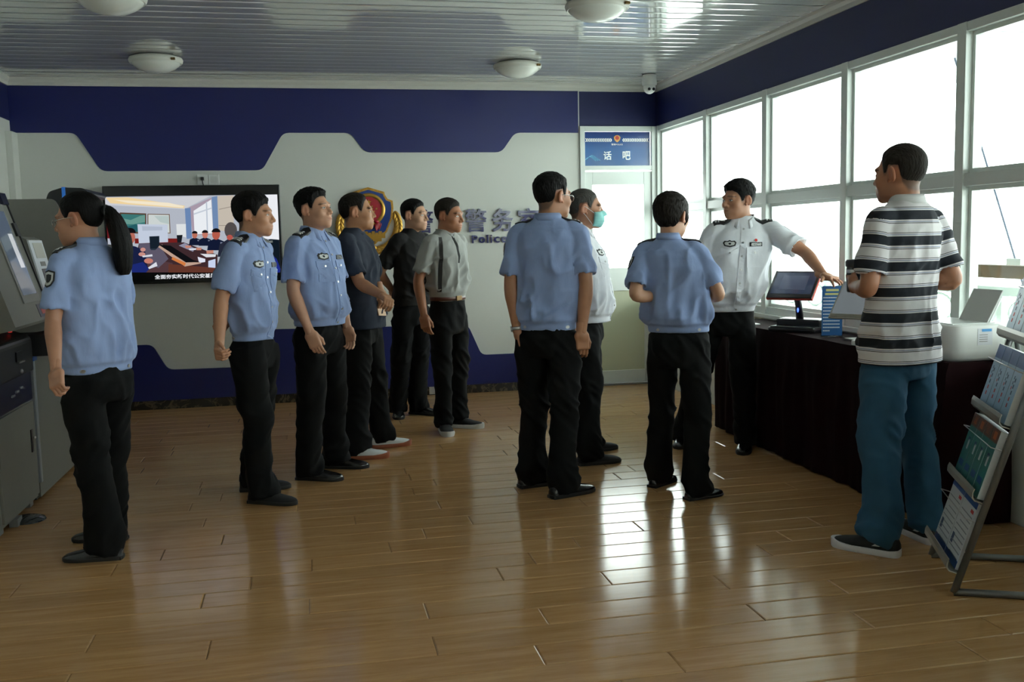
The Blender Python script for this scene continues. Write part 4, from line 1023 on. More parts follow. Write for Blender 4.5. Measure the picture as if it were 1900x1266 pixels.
def hand_shape(pose):
    if pose in HANDS: return HANDS[pose]
    cu = POSES[pose]; sp_ = cu[4]; caps = []
    for fi, (x, L_, r) in enumerate(((.027, .070, .0088), (.0092, .078, .0090), (-.009, .072, .0086), (-.0262, .056, .0076))):
        p = np.array((x, .002, .088)); a = 0.; sx = math.sin(math.radians(sp_*(1.5-fi)*.8)); 
        for k, fr in enumerate((.44, .31, .25)):
            a += math.radians(cu[fi][k]); dv = np.array((sx*math.cos(a), math.sin(a), math.cos(a))); dv /= np.linalg.norm(dv); q = p+dv*L_*fr
            caps.append((p, q, r*(1-.10*k), r*(1-.10*(k+1)))); p = q
    if pose == 'spread': th = [((.030, .004, .030), (.058, .010, .058), .0125, .0105), ((.058, .010, .058), (.082, .020, .080), .0105, .008)]
    elif pose in ('fist', 'grip', 'half', 'clasp'): th = [((.030, .004, .030), (.046, .020, .062), .0125, .0105), ((.046, .020, .062), (.030, .036, .084), .0105, .0085)]
    else: th = [((.030, .004, .028), (.045, .014, .062), .0122, .0100), ((.045, .014, .062), (.043, .024, .092), .0100, .008)]
    caps += th
    def fn(P):
        q = P-np.array((0, 0, .052)); b = np.abs(q)-np.array((.026, .0045, .032)); d = np.linalg.norm(np.maximum(b, 0), axis=1)+np.minimum(b.max(1), 0)-.0115
        S = P.copy(); S[:, 0] *= .78; w_ = sd_cap(S, (0, 0, -.05), (0, 0, .02), .0215, .0215)
        d = smin(d, w_, .022); d = smin(d, sd_ell(P, (.022, .009, .036), (.015, .011, .024)), .012)
        for a, b_, ra, rb in caps: d = smin(d, sd_cap(P, a, b_, ra, rb), .0045)
        return d
    HANDS[pose] = sdf_mesh(fn, (-.064, -.04, -.056), (.104, .098, .178), .0029)
    return HANDS[pose]

M_SKIN = mat('skin', (.5, .3, .2), .48, spec=.4, attr='tint', bump=.05, bscale=260)
def hairmat(name, c, rough=.62):
    m = mat(name, c, rough, spec=.12, bump=.7, bscale=130, bstretch=(1.6, .5, .3)); return m
M_HAIR = hairmat('black hair', (.005, .0045, .0045)); M_HAIRG = hairmat('greying hair', (.075, .072, .066), .65); M_HAIRB = hairmat('dark brown hair', (.014, .011, .009)); M_BUZZ = hairmat('cropped hair', (.022, .018, .015), .7)
M_BLUE = mat('light blue uniform cotton', lin((140, 160, 203)), .85, bump=.10, bscale=70, bstretch=(1, 1, .35), vary=.04, vscale=9, sheen=.1)
M_WHITES = mat('white uniform cotton', lin((222, 224, 230)), .85, bump=.10, bscale=70, bstretch=(1, 1, .35), vary=.03, vscale=9)
M_NAVT = mat('navy tee cotton', lin((30, 38, 54)), .9, bump=.08, bscale=70, bstretch=(1, 1, .35), vary=.06, vscale=9)
M_BLKT = mat('black tee cotton', lin((13, 13, 14)), .9, bump=.08, bscale=70, bstretch=(1, 1, .35))
M_GREYT = mat('grey polo cotton', lin((160, 162, 158)), .9, bump=.10, bscale=70, bstretch=(1, 1, .35), vary=.05, vscale=12)
M_TROU = mat('black trousers', lin((10, 11, 12)), .85, spec=.2, bump=.15, bscale=26, bstretch=(1, 1, .4), vary=.12, vscale=7)
M_JEAN = mat('teal jeans', lin((40, 84, 112)), .85, bump=.18, bscale=30, bstretch=(1, 1, .5), vary=.12, vscale=8)
M_SHOE = mat('black leather', (.010, .010, .011), .25, coat=.2); M_SOLE = mat('black rubber', (.012, .012, .012), .6)
M_SUEDE = mat('black suede', (.014, .014, .015), .85)
M_BADGE = mat('badge black', (.006, .007, .010), .5); M_SILV = mat('badge silver thread', lin((206, 208, 206)), .4); M_BTN = mat('silver button', (.55, .55, .55), .3, metal=.9)
M_GLS = mat('glasses metal', (.55, .54, .52), .25, metal=.9); M_LENS = glassmat('lens glass', (.96, .97, .97), .12)
M_EYEW = mat('eye white', lin((210, 202, 194)), .3); M_IRIS = mat('dark iris', (.012, .009, .007), .2); M_LASH = mat('lash line', (.03, .02, .016), .7)

def stripes():
    m = mat('striped polo cotton', (.8, .8, .8), .9, bump=.08, bscale=70, bstretch=(1, 1, .35)); nt = m.node_tree; N = nt.nodes; L = nt.links
    a = N.new('ShaderNodeAttribute'); a.attribute_name = 'stripe'
    cr = N.new('ShaderNodeValToRGB'); cr.color_ramp.interpolation = 'CONSTANT'; E = cr.color_ramp.elements
    wh = (*lin((214, 210, 212)), 1); dk = (*lin((24, 28, 38)), 1); gy = (*lin((140, 146, 166)), 1)
    seq = [(0, dk), (.36, wh), (.40, gy), (.44, wh), (.475, dk), (.50, wh), (.855, dk), (.88, wh), (.905, gy), (.945, wh)]
    E[0].position = 0; E[0].color = seq[0][1]; E[1].position = seq[1][0]; E[1].color = seq[1][1]
    for p_, c_ in seq[2:]: q = E.new(p_); q.color = c_
    fr = N.new('ShaderNodeMath'); fr.operation = 'FRACT'; L.new(a.outputs['Fac'], fr.inputs[0]); L.new(fr.outputs[0], cr.inputs[0]); L.new(cr.outputs[0], N['Principled BSDF'].inputs['Base Color']); return m
M_STRIPE = stripes()

def np_obj(name, me, m, parent, smooth=True):
    me.name = name; me.materials.clear(); me.materials.append(m)
    if smooth: me.polygons.foreach_set('use_smooth', [True]*len(me.polygons))
    o = bpy.data.objects.new(name, me); return link(o, parent)
def wrinkle(me, amp, seed, mask=None, freq=(16, 16, 5), slant=.5):
    me.update(); V = arrays(me); N = np.empty(len(V)*3, np.float32); me.vertices.foreach_get('normal', N); N = N.reshape(-1, 3)
    Q = V.copy(); Q[:, 2] = V[:, 2]+slant*V[:, 0]*(1 if seed % 2 else -1)+.3*V[:, 1]
    a = vnoise(Q*np.array(freq), seed); r = 1-2*np.abs(vnoise(Q*np.array(freq)*np.array((.8, .8, 1.5))+7.3, seed+11))
    r2 = 1-2.2*np.abs(vnoise(Q*np.array(freq)*np.array((.55, .55, .7))+3.1, seed+5))
    d = amp*(.35*a+.55*np.clip(r, -.3, 1)+.75*np.clip(r2, -.3, 1)**2-.25)
    if mask is not None: d = d*mask(V)
    V = V+N*d[:, None]; me.vertices.foreach_set('co', V.astype(np.float32).ravel()); me.update(); return V
# ================================================================ people: assembling one figure
def fixn(me):
    bm = bmesh.new(); bm.from_mesh(me); bmesh.ops.recalc_face_normals(bm, faces=bm.faces); bm.to_mesh(me); bm.free(); return me
def ss(x): x = min(max(x, 0), 1); return x*x*(3-2*x)
def shoe_sections(kind):
    if kind == 'trainer': return [(-.082, .020, .060), (-.072, .032, .080), (-.045, .038, .088), (-.005, .040, .094), (.035, .042, .088), (.075, .046, .070), (.12, .049, .056), (.165, .046, .048), (.195, .033, .040), (.209, .012, .032)], .028
    if kind == 'flat': return [(-.075, .020, .045), (-.062, .031, .055), (-.02, .034, .050), (.03, .036, .040), (.07, .041, .034), (.12, .044, .040), (.155, .040, .038), (.178, .028, .031), (.190, .010, .022)], .014
    return [(-.078, .022, .052), (-.066, .033, .068), (-.035, .037, .078), (.005, .038, .084), (.04, .041, .078), (.08, .045, .062), (.125, .048, .050), (.17, .044, .042), (.20, .031, .033), (.213, .011, .024)], .020
def shoe(root, pos, dirn, kind, s, upper, sole, extra=None):
    sec, sh_ = shoe_sections(kind); a = math.atan2(-dirn[0], dirn[1]); M = Matrix.Translation((pos[0], pos[1], 0)) @ Matrix.Rotation(a, 4, 'Z') @ Matrix.Scale(s, 4)
    def tr(V): return [M @ Vector(v) for v in V]
    V = []; F = []; n = 12
    # resample sections smoothly
    ys = np.array([q[0] for q in sec]); yy = np.linspace(ys[0], ys[-1], 26); ww = np.interp(yy, ys, [q[1] for q in sec]); hh_ = np.interp(yy, ys, [q[2] for q in sec])
    for y, w_, h_ in zip(yy, ww, hh_):
        for i in range(n+1):
            t = math.pi*i/n; c = math.cos(t); si = math.sin(t)
            V.append((w_*math.copysign(abs(c)**.75, c), y, sh_*.7+(h_-sh_*.7)*si**.62))
    m = n+1
    for j in range(25):
        for i in range(n): F.append((j*m+i, j*m+i+1, (j+1)*m+i+1, (j+1)*m+i))
        F.append((j*m, (j+1)*m, (j+1)*m+n, j*m+n))
    F.append(tuple(range(m))); F.append(tuple(range(25*m+n, 25*m-1, -1)))
    o = mesh('shoe', tr(V), F, upper, root, smooth=True); fixn(o.data); o.data.set_sharp_from_angle(angle=1.0)
    ol = [(w_+.004, y) for y, w_ in zip(yy, ww)]; ol = [(ol[0][0]*.6, ol[0][1]-.004)]+ol+[(ol[-1][0]*.6, ol[-1][1]+.004)]
    pl = ol+[(-x, y) for x, y in reversed(ol)]
    mb = MB(); k = len(pl); Vs = []
    lv = [(0, .93), (.004, .98), (sh_*.8, 1.0), (sh_, .97)]
    if kind == 'trainer': lv = [(0, .92), (.008, 1.0), (.018, 1.03), (sh_, .98)]
    for z, f in lv:
        for x, y in pl:
            zz = z+(.012*ss((y-.12)/.09)+.004*ss((-.05-y)/.03) if kind == 'trainer' and z > .001 else 0); Vs.append((x*f, (y-.06)*(.99 if f < .95 else 1)+.06, zz))
    Fs = [tuple(range(k-1, -1, -1)), tuple(range(3*k, 4*k))]
    for j in range(3):
        for i in range(k): Fs.append((j*k+i, j*k+(i+1) % k, (j+1)*k+(i+1) % k, (j+1)*k+i))
    so_ = mesh('sole', tr(Vs), Fs, sole, o, smooth=True); fixn(so_.data); so_.data.set_sharp_from_angle(angle=.8)
    if kind != 'trainer':
        MB().add(tr([(x, y, z) for z in (0, .016) for x, y in [(-.034, -.078), (.034, -.078), (.036, -.02), (-.036, -.02)]]), [(3, 2, 1, 0), (4, 5, 6, 7), (0, 1, 5, 4), (1, 2, 6, 5), (2, 3, 7, 6), (3, 0, 4, 7)]).build('heel', sole, o)
    def onup(y, x):
        w_ = np.interp(y, yy, ww); h_ = np.interp(y, yy, hh_); c = min(.98, abs(x)/w_)**(1/.75); si = math.sqrt(1-c*c); return sh_*.7+(h_-sh_*.7)*si**.62
    if kind in ('lace', 'trainer'):
        lm = extra or upper
        for k_ in range(4):
            y = .035+k_*.016; mb = MB(); mb.tube(tr([(x, y+.004*(1 if k_ % 2 else -1)*(x/.02), onup(y, x)+.002) for x in (-.022, -.011, 0, .011, .022)]), .0026*s, 6); mb.build('lace', lm, o, smooth=True)
        mb = MB(); mb.tube(tr([(-.02, .025, onup(.025, -.02)+.004), (0, .03, onup(.03, 0)+.008), (.022, .022, onup(.022, .02)+.006)]), .003*s, 6); mb.build('lace', lm, o, smooth=True)
    return o, M, onup
def patch(bvh, O, U, Vv, D, poly_, off, name, m, parent, rings=3, rim=.004):
    O = Vector(O); U = Vector(U); Vv = Vector(Vv); D = Vector(D).normalized(); n = len(poly_); pts = []; cx = sum(p[0] for p in poly_)/n; cy = sum(p[1] for p in poly_)/n
    def cast(x, y, o_):
        p = O+U*x+Vv*y; h_ = bvh.ray_cast(p-D*.35, D, .8)
        return (h_[0] if h_[0] is not None else p)-D*o_
    V = [cast(cx, cy, off)]; F = []
    for r in range(1, rings+1):
        for x, y in poly_: V.append(cast(cx+(x-cx)*r/rings, cy+(y-cy)*r/rings, off))
    for x, y in poly_: V.append(cast(x, y, -rim))
    for i in range(n):
        j = (i+1) % n; F.append((0, 1+i, 1+j))
        for r in range(rings): a = 1+r*n; b = a+n; F.append((a+i, b+i, b+j, a+j))
    o = mesh(name, V, F, m, parent, smooth=True); fixn(o.data); o.data.set_sharp_from_angle(angle=.8); return o
def strip(bvh, path, half, side, D, off, name, m, parent):
    """a narrow band laid on a surface along 3D points"""
    D = Vector(D).normalized(); side = Vector(side).normalized(); V = []; F = []
    for p in path:
        p = Vector(p)
        for x, o_ in ((-half, -.003), (-half, off), (half, off), (half, -.003)):
            q = p+side*x; h_ = bvh.ray_cast(q-D*.35, D, .8); V.append((h_[0] if h_[0] is not None else q)-D*o_)
    for j in range(len(path)-1):
        for i in range(3): F.append((j*4+i, j*4+i+1, (j+1)*4+i+1, (j+1)*4+i))
    o = mesh(name, V, F, m, parent, smooth=False); fixn(o.data); return o
def rect(w_, h_): return [(-w_/2, -h_/2), (0, -h_/2), (w_/2, -h_/2), (w_/2, 0), (w_/2, h_/2), (0, h_/2), (-w_/2, h_/2), (-w_/2, 0)]
def circ(r, n=14): return [(r*math.cos(2*math.pi*i/n), r*math.sin(2*math.pi*i/n)) for i in range(n)]

def person(sp):
    H = sp['H']; s = H/1.722; fem = sp.get('fem', False); g = sp.get('girth', 1.); belly = sp.get('belly', 0.); seed = sp.get('seed', 1)
    gx, gy = sp['at']; d = Vector((*sp['face'], 0)).normalized(); rz = math.atan2(-d.x, d.y)
    root = empty('person', (gx, gy, 0), rz); tag(root, sp['label'], 'person', sp.get('group'))
    Rz = Matrix.Rotation(rz, 3, 'Z'); Ri = Rz.transposed(); org = Vector((gx, gy, 0))
    def toL(p): return Ri @ (Vector(p)-org)
    tw = math.radians(sp.get('twist', 0)); lx, ly = sp.get('lean', (0, 0))
    def T(p):
        x, y, z = p; zc = z/s; f = ss((zc-.95)/.4); c, si = math.cos(tw*f), math.sin(tw*f); k = max(0, zc-.93)/.54
        return Vector((x*c-y*si+lx*k, x*si+y*c+ly*k, z))
    def TR(z): f = ss((z/s-.95)/.4); return Matrix.Rotation(tw*f, 3, 'Z')
    shw = .152 if fem else .166
    S = {sd: T((k*shw*s, -.008*s, 1.400*s)) for sd, k in (('R', 1), ('L', -1))}
    UA, FA = .295*s, .245*s
    def solve(P, spec, L_):
        if spec[0] == 'px':
            o_ = toL(CPOS); r = (Ri @ ray(spec[1], spec[2])).normalized(); b = (P-o_).dot(r); c = (P-o_).length_squared-L_*L_; disc_ = b*b-c
            t = b if disc_ < 0 else (b-math.sqrt(disc_) if spec[3] == 'n' else b+math.sqrt(disc_)); q = o_+r*t
            return P+(q-P).normalized()*L_
        if spec[0] == 'tow': return P+(J['R'][1]+Vector(spec[1])*s-P).normalized()*L_
        return P+Vector(spec[1]).normalized()*L_
    J = {}
    for sd in 'RL':
        a = sp['arms'][sd]; e = solve(S[sd], a[0], UA); k = 1 if sd == 'R' else -1
        q = TR(1.1*s).transposed() @ e; mn = (.168*g+.045)*s
        if q.x*k < mn and abs(q.y) < (.10+belly)*s: q.x = k*mn; e = S[sd]+((TR(1.1*s) @ q)-S[sd]).normalized()*UA
        w_ = solve(e, a[1], FA); J[sd] = (e, w_)
    # legs
    legs = {}
    for i, sd in enumerate('RL'):
        k = 1 if sd == 'R' else -1
        if sp.get('feet') and sp['feet'][i]:
            h_, t_ = sp['feet'][i]; hp = toL(onz(*h_)); tp = toL(onz(*t_)); fd = Vector((tp.x-hp.x, tp.y-hp.y, 0)).normalized()
        else:
            hp = Vector((k*.10*s, -.05, 0)); fd = Vector((k*.15, 1, 0)).normalized()
        an = hp+fd*.078*s
        legs[sd] = (Vector((k*.085*s, 0, .87*s)), an, fd)
    # hips follow the feet a little
    hipo = (legs['R'][1]+legs['L'][1])/2; hipo.z = 0; hipo *= sp.get('hipfollow', .35)
    def leg_path(sd):
        hp, an, fd = legs[sd]; hp = hp+hipo; kn = hp.lerp(Vector((an.x, an.y, .08*s)), .50)+fd*.014*s; return hp, kn, Vector((an.x, an.y, .08*s)), fd
    # ---------------- body (skin)
    parts = []
    core = [(z*s, 0, y*s, rx*s*.86, f*s*.84, b*s*.84) for z, y, rx, f, b in ((.84, 0, .118, .075, .082), (.95, 0, .118, .078, .080), (1.05, 0, .135, .085, .09), (1.2, 0, .165, .095, .105), (1.31, 0, .150, .085, .10), (1.38, -.004, .11, .06, .072), (1.43, -.006, .072, .05, .06), (1.47, -.008, .055, .047, .05))]
    V, F = loft(core); V = [T(v)+hipo*(1-ss((v[2]/s-.85)/.2)) for v in V]; parts.append((V, F))
    ar = .92 if fem else 1.0
    ar *= sp.get('arm', 1.)
    for sd in 'RL':
        e, w_ = J[sd]; sh0 = S[sd]; inn = sh0+(T((0, -.008*s, 1.37*s))-sh0)*.35; u = (e-sh0).normalized(); v = (w_-e).normalized()
        pts = [inn, sh0, sh0.lerp(e, .35), sh0.lerp(e, .72), e-u*.012, e+v*.05*s, e.lerp(w_, .5), e.lerp(w_, .85), w_+v*.012]
        rad = [.032, .037, .043, .041, .0375, .0405, .0345, .0262, .0245]; rad = [r*s*ar for r in rad]; rad[-2] = (rad[-2]*1.1, rad[-2]*.9); rad[-1] = (rad[-1]*1.12, rad[-1]*.85)
        P_, R_ = catmull(pts, rad, 4); parts.append(capped_tube(P_, R_, 16))
        hp, kn, an, fd = leg_path(sd)
        P_, R_ = catmull([hp-Vector((hp.x*.25, 0, .02*s)), hp.lerp(kn, .5), kn, kn.lerp(an, .3), an, an-Vector((0, 0, .04*s))], [.045*s, .052*s, .048*s, .044*s, .036*s, .036*s], 3); parts.append(capped_tube(P_, R_, 12))
    V, F = joinVF(parts); core_me = remesh(V, F, .0075, 3)
    hs = s*sp.get('headscale', 1.0); hsx, hsy, hsz = sp.get('headshape', (1, 1, 1))
    NP = T((0, -.014*s, 1.470*s)); NP.y += sp.get('neckfwd', 0)
    hd_ = Ri @ Vector((*sp['look'], 0)); yaw = math.atan2(-hd_.x, hd_.y)
    HR = Matrix.Rotation(yaw, 3, 'Z') @ Matrix.Rotation(math.radians(sp.get('pitch', 0)), 3, 'X') @ Matrix.Rotation(math.radians(sp.get('tilt', 0)), 3, 'Y')
    HO = NP+HR @ (Vector((0, .036, .101))*hs)
    HM = Matrix.Translation(HO) @ HR.to_4x4() @ Matrix.Diagonal((hs*hsx, hs*hsy, hs*hsz, 1))
    hv, hf = HEADS[fem]; head_me = tmp_mesh(hv, hf); fixn(head_me); head_me.transform(HM)
    hand_me = []; HMt = {}
    for sd in 'RL':
        a = sp['arms'][sd]; e, w_ = J[sd]; fdir = (w_-e).normalized(); pose = a[2]
        dist_ = fdir if len(a) < 5 or not a[4] else ((solve(w_, a[4], .17*s)-w_).normalized() if a[4][0] == 'px' else Vector(a[4]).normalized())
        pn_ = Vector(a[3]) if a[3] else Vector((-1 if sd == 'R' else 1, .15, 0))
        pn_ = (pn_-dist_*pn_.dot(dist_)).normalized(); th = pn_.cross(dist_)      # x axis
        # right hand: with fingers along +z and palm +y, the thumb lies at +x for one hand and -x for the other
        mir = 1 if sd == 'L' else -1
        hv2, hf2 = hand_shape(pose); hme = tmp_mesh(hv2*np.array((mir, 1, 1)), hf2); fixn(hme)
        M_ = Matrix((th, pn_, dist_)).transposed().to_4x4(); M_ = Matrix.Translation(w_) @ M_ @ Matrix.Scale(s*(.90 if fem else .98), 4); hme.transform(M_); fixn(hme); hand_me.append(hme); HMt[sd] = M_
    fixn(core_me)
    body = union([core_me, head_me]+hand_me)
    # colour
    V = arrays(body); inv = np.array(HM.inverted()); Q = V@inv[:3, :3].T+inv[:3, 3]
    sk = np.array(lin(sp.get('skin', (186, 138, 108)))); C = np.ones((len(V), 4)); C[:, :3] = sk
    n1 = vnoise(V*38, 2)[:, None]; n2 = vnoise(V*14, 9)[:, None]; C[:, :3] *= 1+.05*n1+.06*n2
    ax = np.abs(Q[:, 0]); inhead = (Q[:, 2] > -.13) & (np.abs(Q[:, 1]) < .14) & (ax < .11)
    def blend(mask, col, k=1.):
        mk = (np.clip(mask, 0, 1)*inhead*k)[:, None]; C[:, :3] = C[:, :3]*(1-mk)+np.array(col)*mk
    blend(1.4-1.4*np.sqrt((ax/.024)**2+((Q[:, 2]+.0615)/.0115)**2)-10*(Q[:, 1] < .07), sk*np.array((.82, .50, .50)), .8)
    bz = .0285-.22*np.clip(ax-.036, 0, .1)+.05*np.clip(.03-ax, 0, 1); blend((1-np.abs(Q[:, 2]-bz)/.0046)*1.6*(ax > .012)*(ax < .053)*(Q[:, 1] > .045), (.018, .013, .011), .5 if fem else .72)
    blend(1.2-np.sqrt(((ax-.032)/.02)**2+((Q[:, 2]-.002)/.012)**2)-9*(Q[:, 1] < .05), sk*.62, .5)
    blend((ax > .072)*.6*(np.abs(Q[:, 2]) < .04), sk*np.array((1.05, .80, .76)))
    if not fem:
        blend(np.clip((-.042-Q[:, 2])/.02, 0, 1)*np.clip((Q[:, 2]+.115)/.02, 0, 1)*(Q[:, 1] > .0), sk*np.array((.84, .85, .88)), .25)
        ln = STYLES[sp['hair']][0]; gl = np.interp(Q[:, 1], [a for a, b in ln], [b for a, b in ln]); blend((Q[:, 2]-gl+.012)/.018*(ax < .085), (.05, .04, .034), .75)
    at_ = body.color_attributes.new('tint', 'FLOAT_COLOR', 'POINT'); at_.data.foreach_set('color', C.astype(np.float32).ravel())
    np_obj('body', body, M_SKIN, root)
    def hl(V): return [HM @ Vector(v) for v in V]
    # ---------------- hair, eyes
    hm = sp.get('hairmat', M_HAIR); hv3, hf3 = hair_shape(sp['hair']); hme = tmp_mesh(hv3, hf3); fixn(hme); hme.transform(HM); ho = np_obj('hair', hme, hm, root)
    if sp.get('ponytail'):
        base_ = [(0, -.100, .030), (0, -.128, .022), (0, -.150, -.03), (.004, -.160, -.10), (.010, -.158, -.17), (.012, -.150, -.235), (.012, -.148, -.268)]
        base_ = [(x, y-.012, z) for x, y, z in base_]
        P_, R_ = catmull(base_, [(.024, .024), (.028, .032), (.036, .052), (.040, .066), (.038, .066), (.030, .056), (.012, .030)], 6)
        Vp, Fp = capped_tube(P_, R_, 28, up=(0, 1, 0)); Vp = np.array([tuple(v) for v in Vp]); ang = np.arctan2(Vp[:, 0], Vp[:, 1]+.155)
        Vp[:, 0] += .0022*np.sin(ang*13); Vp[:, 1] += .0022*np.cos(ang*11)
        o = mesh('ponytail', hl(Vp), Fp, hm, ho, smooth=True); fixn(o.data)
        o = MB().tube([HM @ Vector((.030*math.cos(t), -.132+.0, .022+.030*math.sin(t))) for t in [2*math.pi*i/16 for i in range(17)]], .006, 8, caps=False).build('hair_tie', M_BLACK, ho, smooth=True)
    fb = HBVH[fem]
    for k in (-1, 1):
        al = [(.0135*math.cos(t), (.0046 if math.sin(t) > 0 else .0036)*math.sin(t)) for t in [2*math.pi*i/14 for i in range(14)]]
        e1 = patch(fb, (k*.032, 0, .003), (1, 0, 0), (0, 0, 1), (0, -1, 0), al, .0010, 'eye', M_EYEW, root, 2, .001)
        e2 = patch(fb, (k*.032+.001, 0, .0034), (1, 0, 0), (0, 0, 1), (0, -1, 0), circ(.0041, 10), .0017, 'iris', M_IRIS, e1, 1, .0)
        up_ = [(.0152*math.cos(t), .0030+.0040*math.sin(t)) for t in [math.pi*i/8 for i in range(9)]]+[(.0152*math.cos(t), .0012+.0040*math.sin(t)) for t in [math.pi*(8-i)/8 for i in range(9)]]
        lz = [( .0150*math.cos(t), .0048*math.sin(t)) for t in [math.pi*i/8 for i in range(9)]]
        V = []
        for q, (x, z) in enumerate(lz):
            for dz in (0, .0022):
                h_ = fb.ray_cast(Vector((k*.032+x, .35, .003+z+dz)), Vector((0, -1, 0)), .8); V.append((h_[0] if h_[0] is not None else Vector((k*.032+x, .09, .003+z)))+Vector((0, .0018, 0)))
        e3 = mesh('eyelash', V, [(2*i, 2*i+1, 2*i+3, 2*i+2) for i in range(8)], M_LASH, e1)
        for q in (e1, e2, e3): q.data.transform(HM)
    # ---------------- trousers
    hem = sp['hem']; tops = sp.get('waist', hem+.05); tm = sp.get('trousers', M_TROU); lw = sp.get('legw', 1.)
    gg = 1+(g-1)*.8; kind0 = sp['shirt']
    HK = lambda z: 1-ss((z-.85)/.2)
    pel = [(.735, .0, .128, .080, .105), (.78, 0, .150, .092, .118), (.84, 0, .162, .098, .122), (.90, 0, .158, .098, .112), (.95, 0, .150, .097, .102), (tops, 0, .147, .097, .098)]
    pel = sorted(pel+([(hem-.02, 0, .156, .098, .108)] if .80 < hem < .97 else []), key=lambda q: q[0])
    V, F = loft([(z*s, hipo.x*HK(z), hipo.y*HK(z)+y*s, rx*s*gg, f*s*gg, b*s*gg) for z, y, rx, f, b in [(z, y, rx*k, f*k, b*k) for z, y, rx, f, b in pel for k in [.90 if z > hem-.012 and kind0 != 'tucked' else 1.]]], p=2.2)
    parts = [(V, F)]
    for sd in 'RL':
        hp, kn, an, fd = leg_path(sd); bt = an-Vector((0, 0, .08*s-sp.get('cuff', .032))); k = 1 if sd == 'R' else -1
        pts = [hp+Vector((0, 0, -.01*s)), hp.lerp(kn, .3)+Vector((k*.003, 0, 0)), hp.lerp(kn, .65), kn, kn.lerp(an, .35)-fd*.004, kn.lerp(an, .75)-fd*.004, an+Vector((0, 0, .015))+fd*.006, bt+fd*.016]
        rad = [(.080, .088), (.086, .093), (.082, .088), (.074, .079), (.070, .075), (.069, .074), (.072, .080), (.070, .084)]
        P_, R_ = catmull(pts, [(a*s*lw, b*s*lw) for a, b in rad], 4); parts.append(capped_tube(P_, [(b, a) for a, b in R_], 22, pull=-.0, up=fd))
    V, F = joinVF(parts); tme = remesh(V, F, .009, 4)
    wrinkle(tme, .015*s, seed+21, lambda V: np.clip((.97-V[:, 2]/s)/.06, .1, 1)*(.45+.9*np.exp(-((V[:, 2]/s-.50)/.12)**2)+1.0*np.exp(-((V[:, 2]/s-.12)/.09)**2)+.5*np.exp(-((V[:, 2]/s-.80)/.08)**2)), freq=(13, 13, 11), slant=.9)
    tr_o = np_obj('trousers', tme, tm, root)
    # ---------------- shoes
    for sd in 'RL':
        hp, an, fd = legs[sd]; kd = sp.get('shoe', 'lace'); ex = sp.get('lacemat')
        so_, M_, onup = shoe(root, an, fd, kd, s*sp.get('footscale', .98), sp.get('shoemat', M_SHOE), sp.get('solemat', M_SOLE), ex)
        if sp.get('swoosh'):
            for k in (-1, 1):
                pts = [(-.060, .040), (-.045, .046), (-.01, .050), (.03, .058), (-.005, .060), (-.040, .056)]
                pts = [(-.066, .072), (-.05, .060), (-.01, .042), (.022, .040), (.0, .056), (-.045, .076)]
                sec, sh_ = shoe_sections('trainer'); yy = [q[0] for q in sec]
                Vq = []
                for y, z in pts:
                    w_ = np.interp(y, yy, [q[1] for q in sec]); h_ = np.interp(y, yy, [q[2] for q in sec]); b_ = sh_*.7; si = min(1, max(0, (z-b_)/(h_-b_)))**(1/.62); c = math.sqrt(max(0, 1-si*si)); Vq.append(M_ @ Vector((k*(w_*c**.75+.0022), y, z)))
                mesh('side_stripe', Vq, [tuple(range(len(Vq)))], sp['swoosh'], so_)
        if sp.get('toecap'):
            pass
    # ---------------- shirt
    kind = sp['shirt']; sm = sp['shirtmat']; uni = kind == 'uniform'; V_ = []
    fh = belly
    rings = [(1.22, .176, .113+fh*.5, .117), (1.31, .180, .111+fh*.15, .120), (1.36, .172, .098, .114), (1.41, .142, .076, .096), (1.445, .104, .062, .080), (1.468, .070, .058, .064), (1.480, .062, .056, .060)]
    if fem: rings = [(1.22, .168, .125+fh*.4, .112), (1.30, .172, .112, .116), (1.36, .166, .094, .110), (1.405, .135, .072, .090), (1.44, .094, .058, .074), (1.463, .064, .053, .058), (1.475, .057, .051, .055)]
    if uni: lowr = [(hem, .156, .105+fh, .104), (hem+.042, .156, .106+fh, .104), (hem+.056, .170, .119+fh, .118), (hem+.11, .171, .121+fh*1.1, .116), (1.10, .169, .116+fh, .110)]
    elif kind == 'tucked': lowr = [(hem-.03, .147, .098+fh*.6, .098), (hem+.012, .150, .100+fh*.8, .100), (hem+.04, .162, .113+fh, .110), (1.10, .166, .114+fh, .112)]
    else: lowr = [(hem, .190, .124+fh, .132), (hem+.05, .188, .122+fh, .130), (.95, .178, .117+fh, .120), (1.08, .172, .116+fh, .114)]
    rings = lowr+rings
    R2 = []
    for z, rx, f, b in rings:
        k = g if z < 1.34 else 1+(g-1)*.5
        if z > 1.40: k = 1
        if kind in ('striped', 'tee') and z < .96: k = max(k, 1.03)
        R2.append((z*s, 0, (-.002 if z < 1.4 else -.008)*s, rx*s*k, f*s*k, b*s*k))
    # denser rings
    R3 = []
    for a, b in zip(R2[:-1], R2[1:]):
        n_ = max(1, int((b[0]-a[0])/(.022*s)))
        for t in range(n_): R3.append(tuple(a[i]+(b[i]-a[i])*t/n_ for i in range(6)))
    R3.append(R2[-1])
    V, F = loft(R3, 48, capin=.05)
    def TT_(v):
        q = T(v); k = 1-ss((v[2]/s-.85)/.2); return q+hipo*k
    V = [TT_(v) for v in V]; parts = [(V, F)]
    SLV = sp.get('sleeve', .80); axes = {}
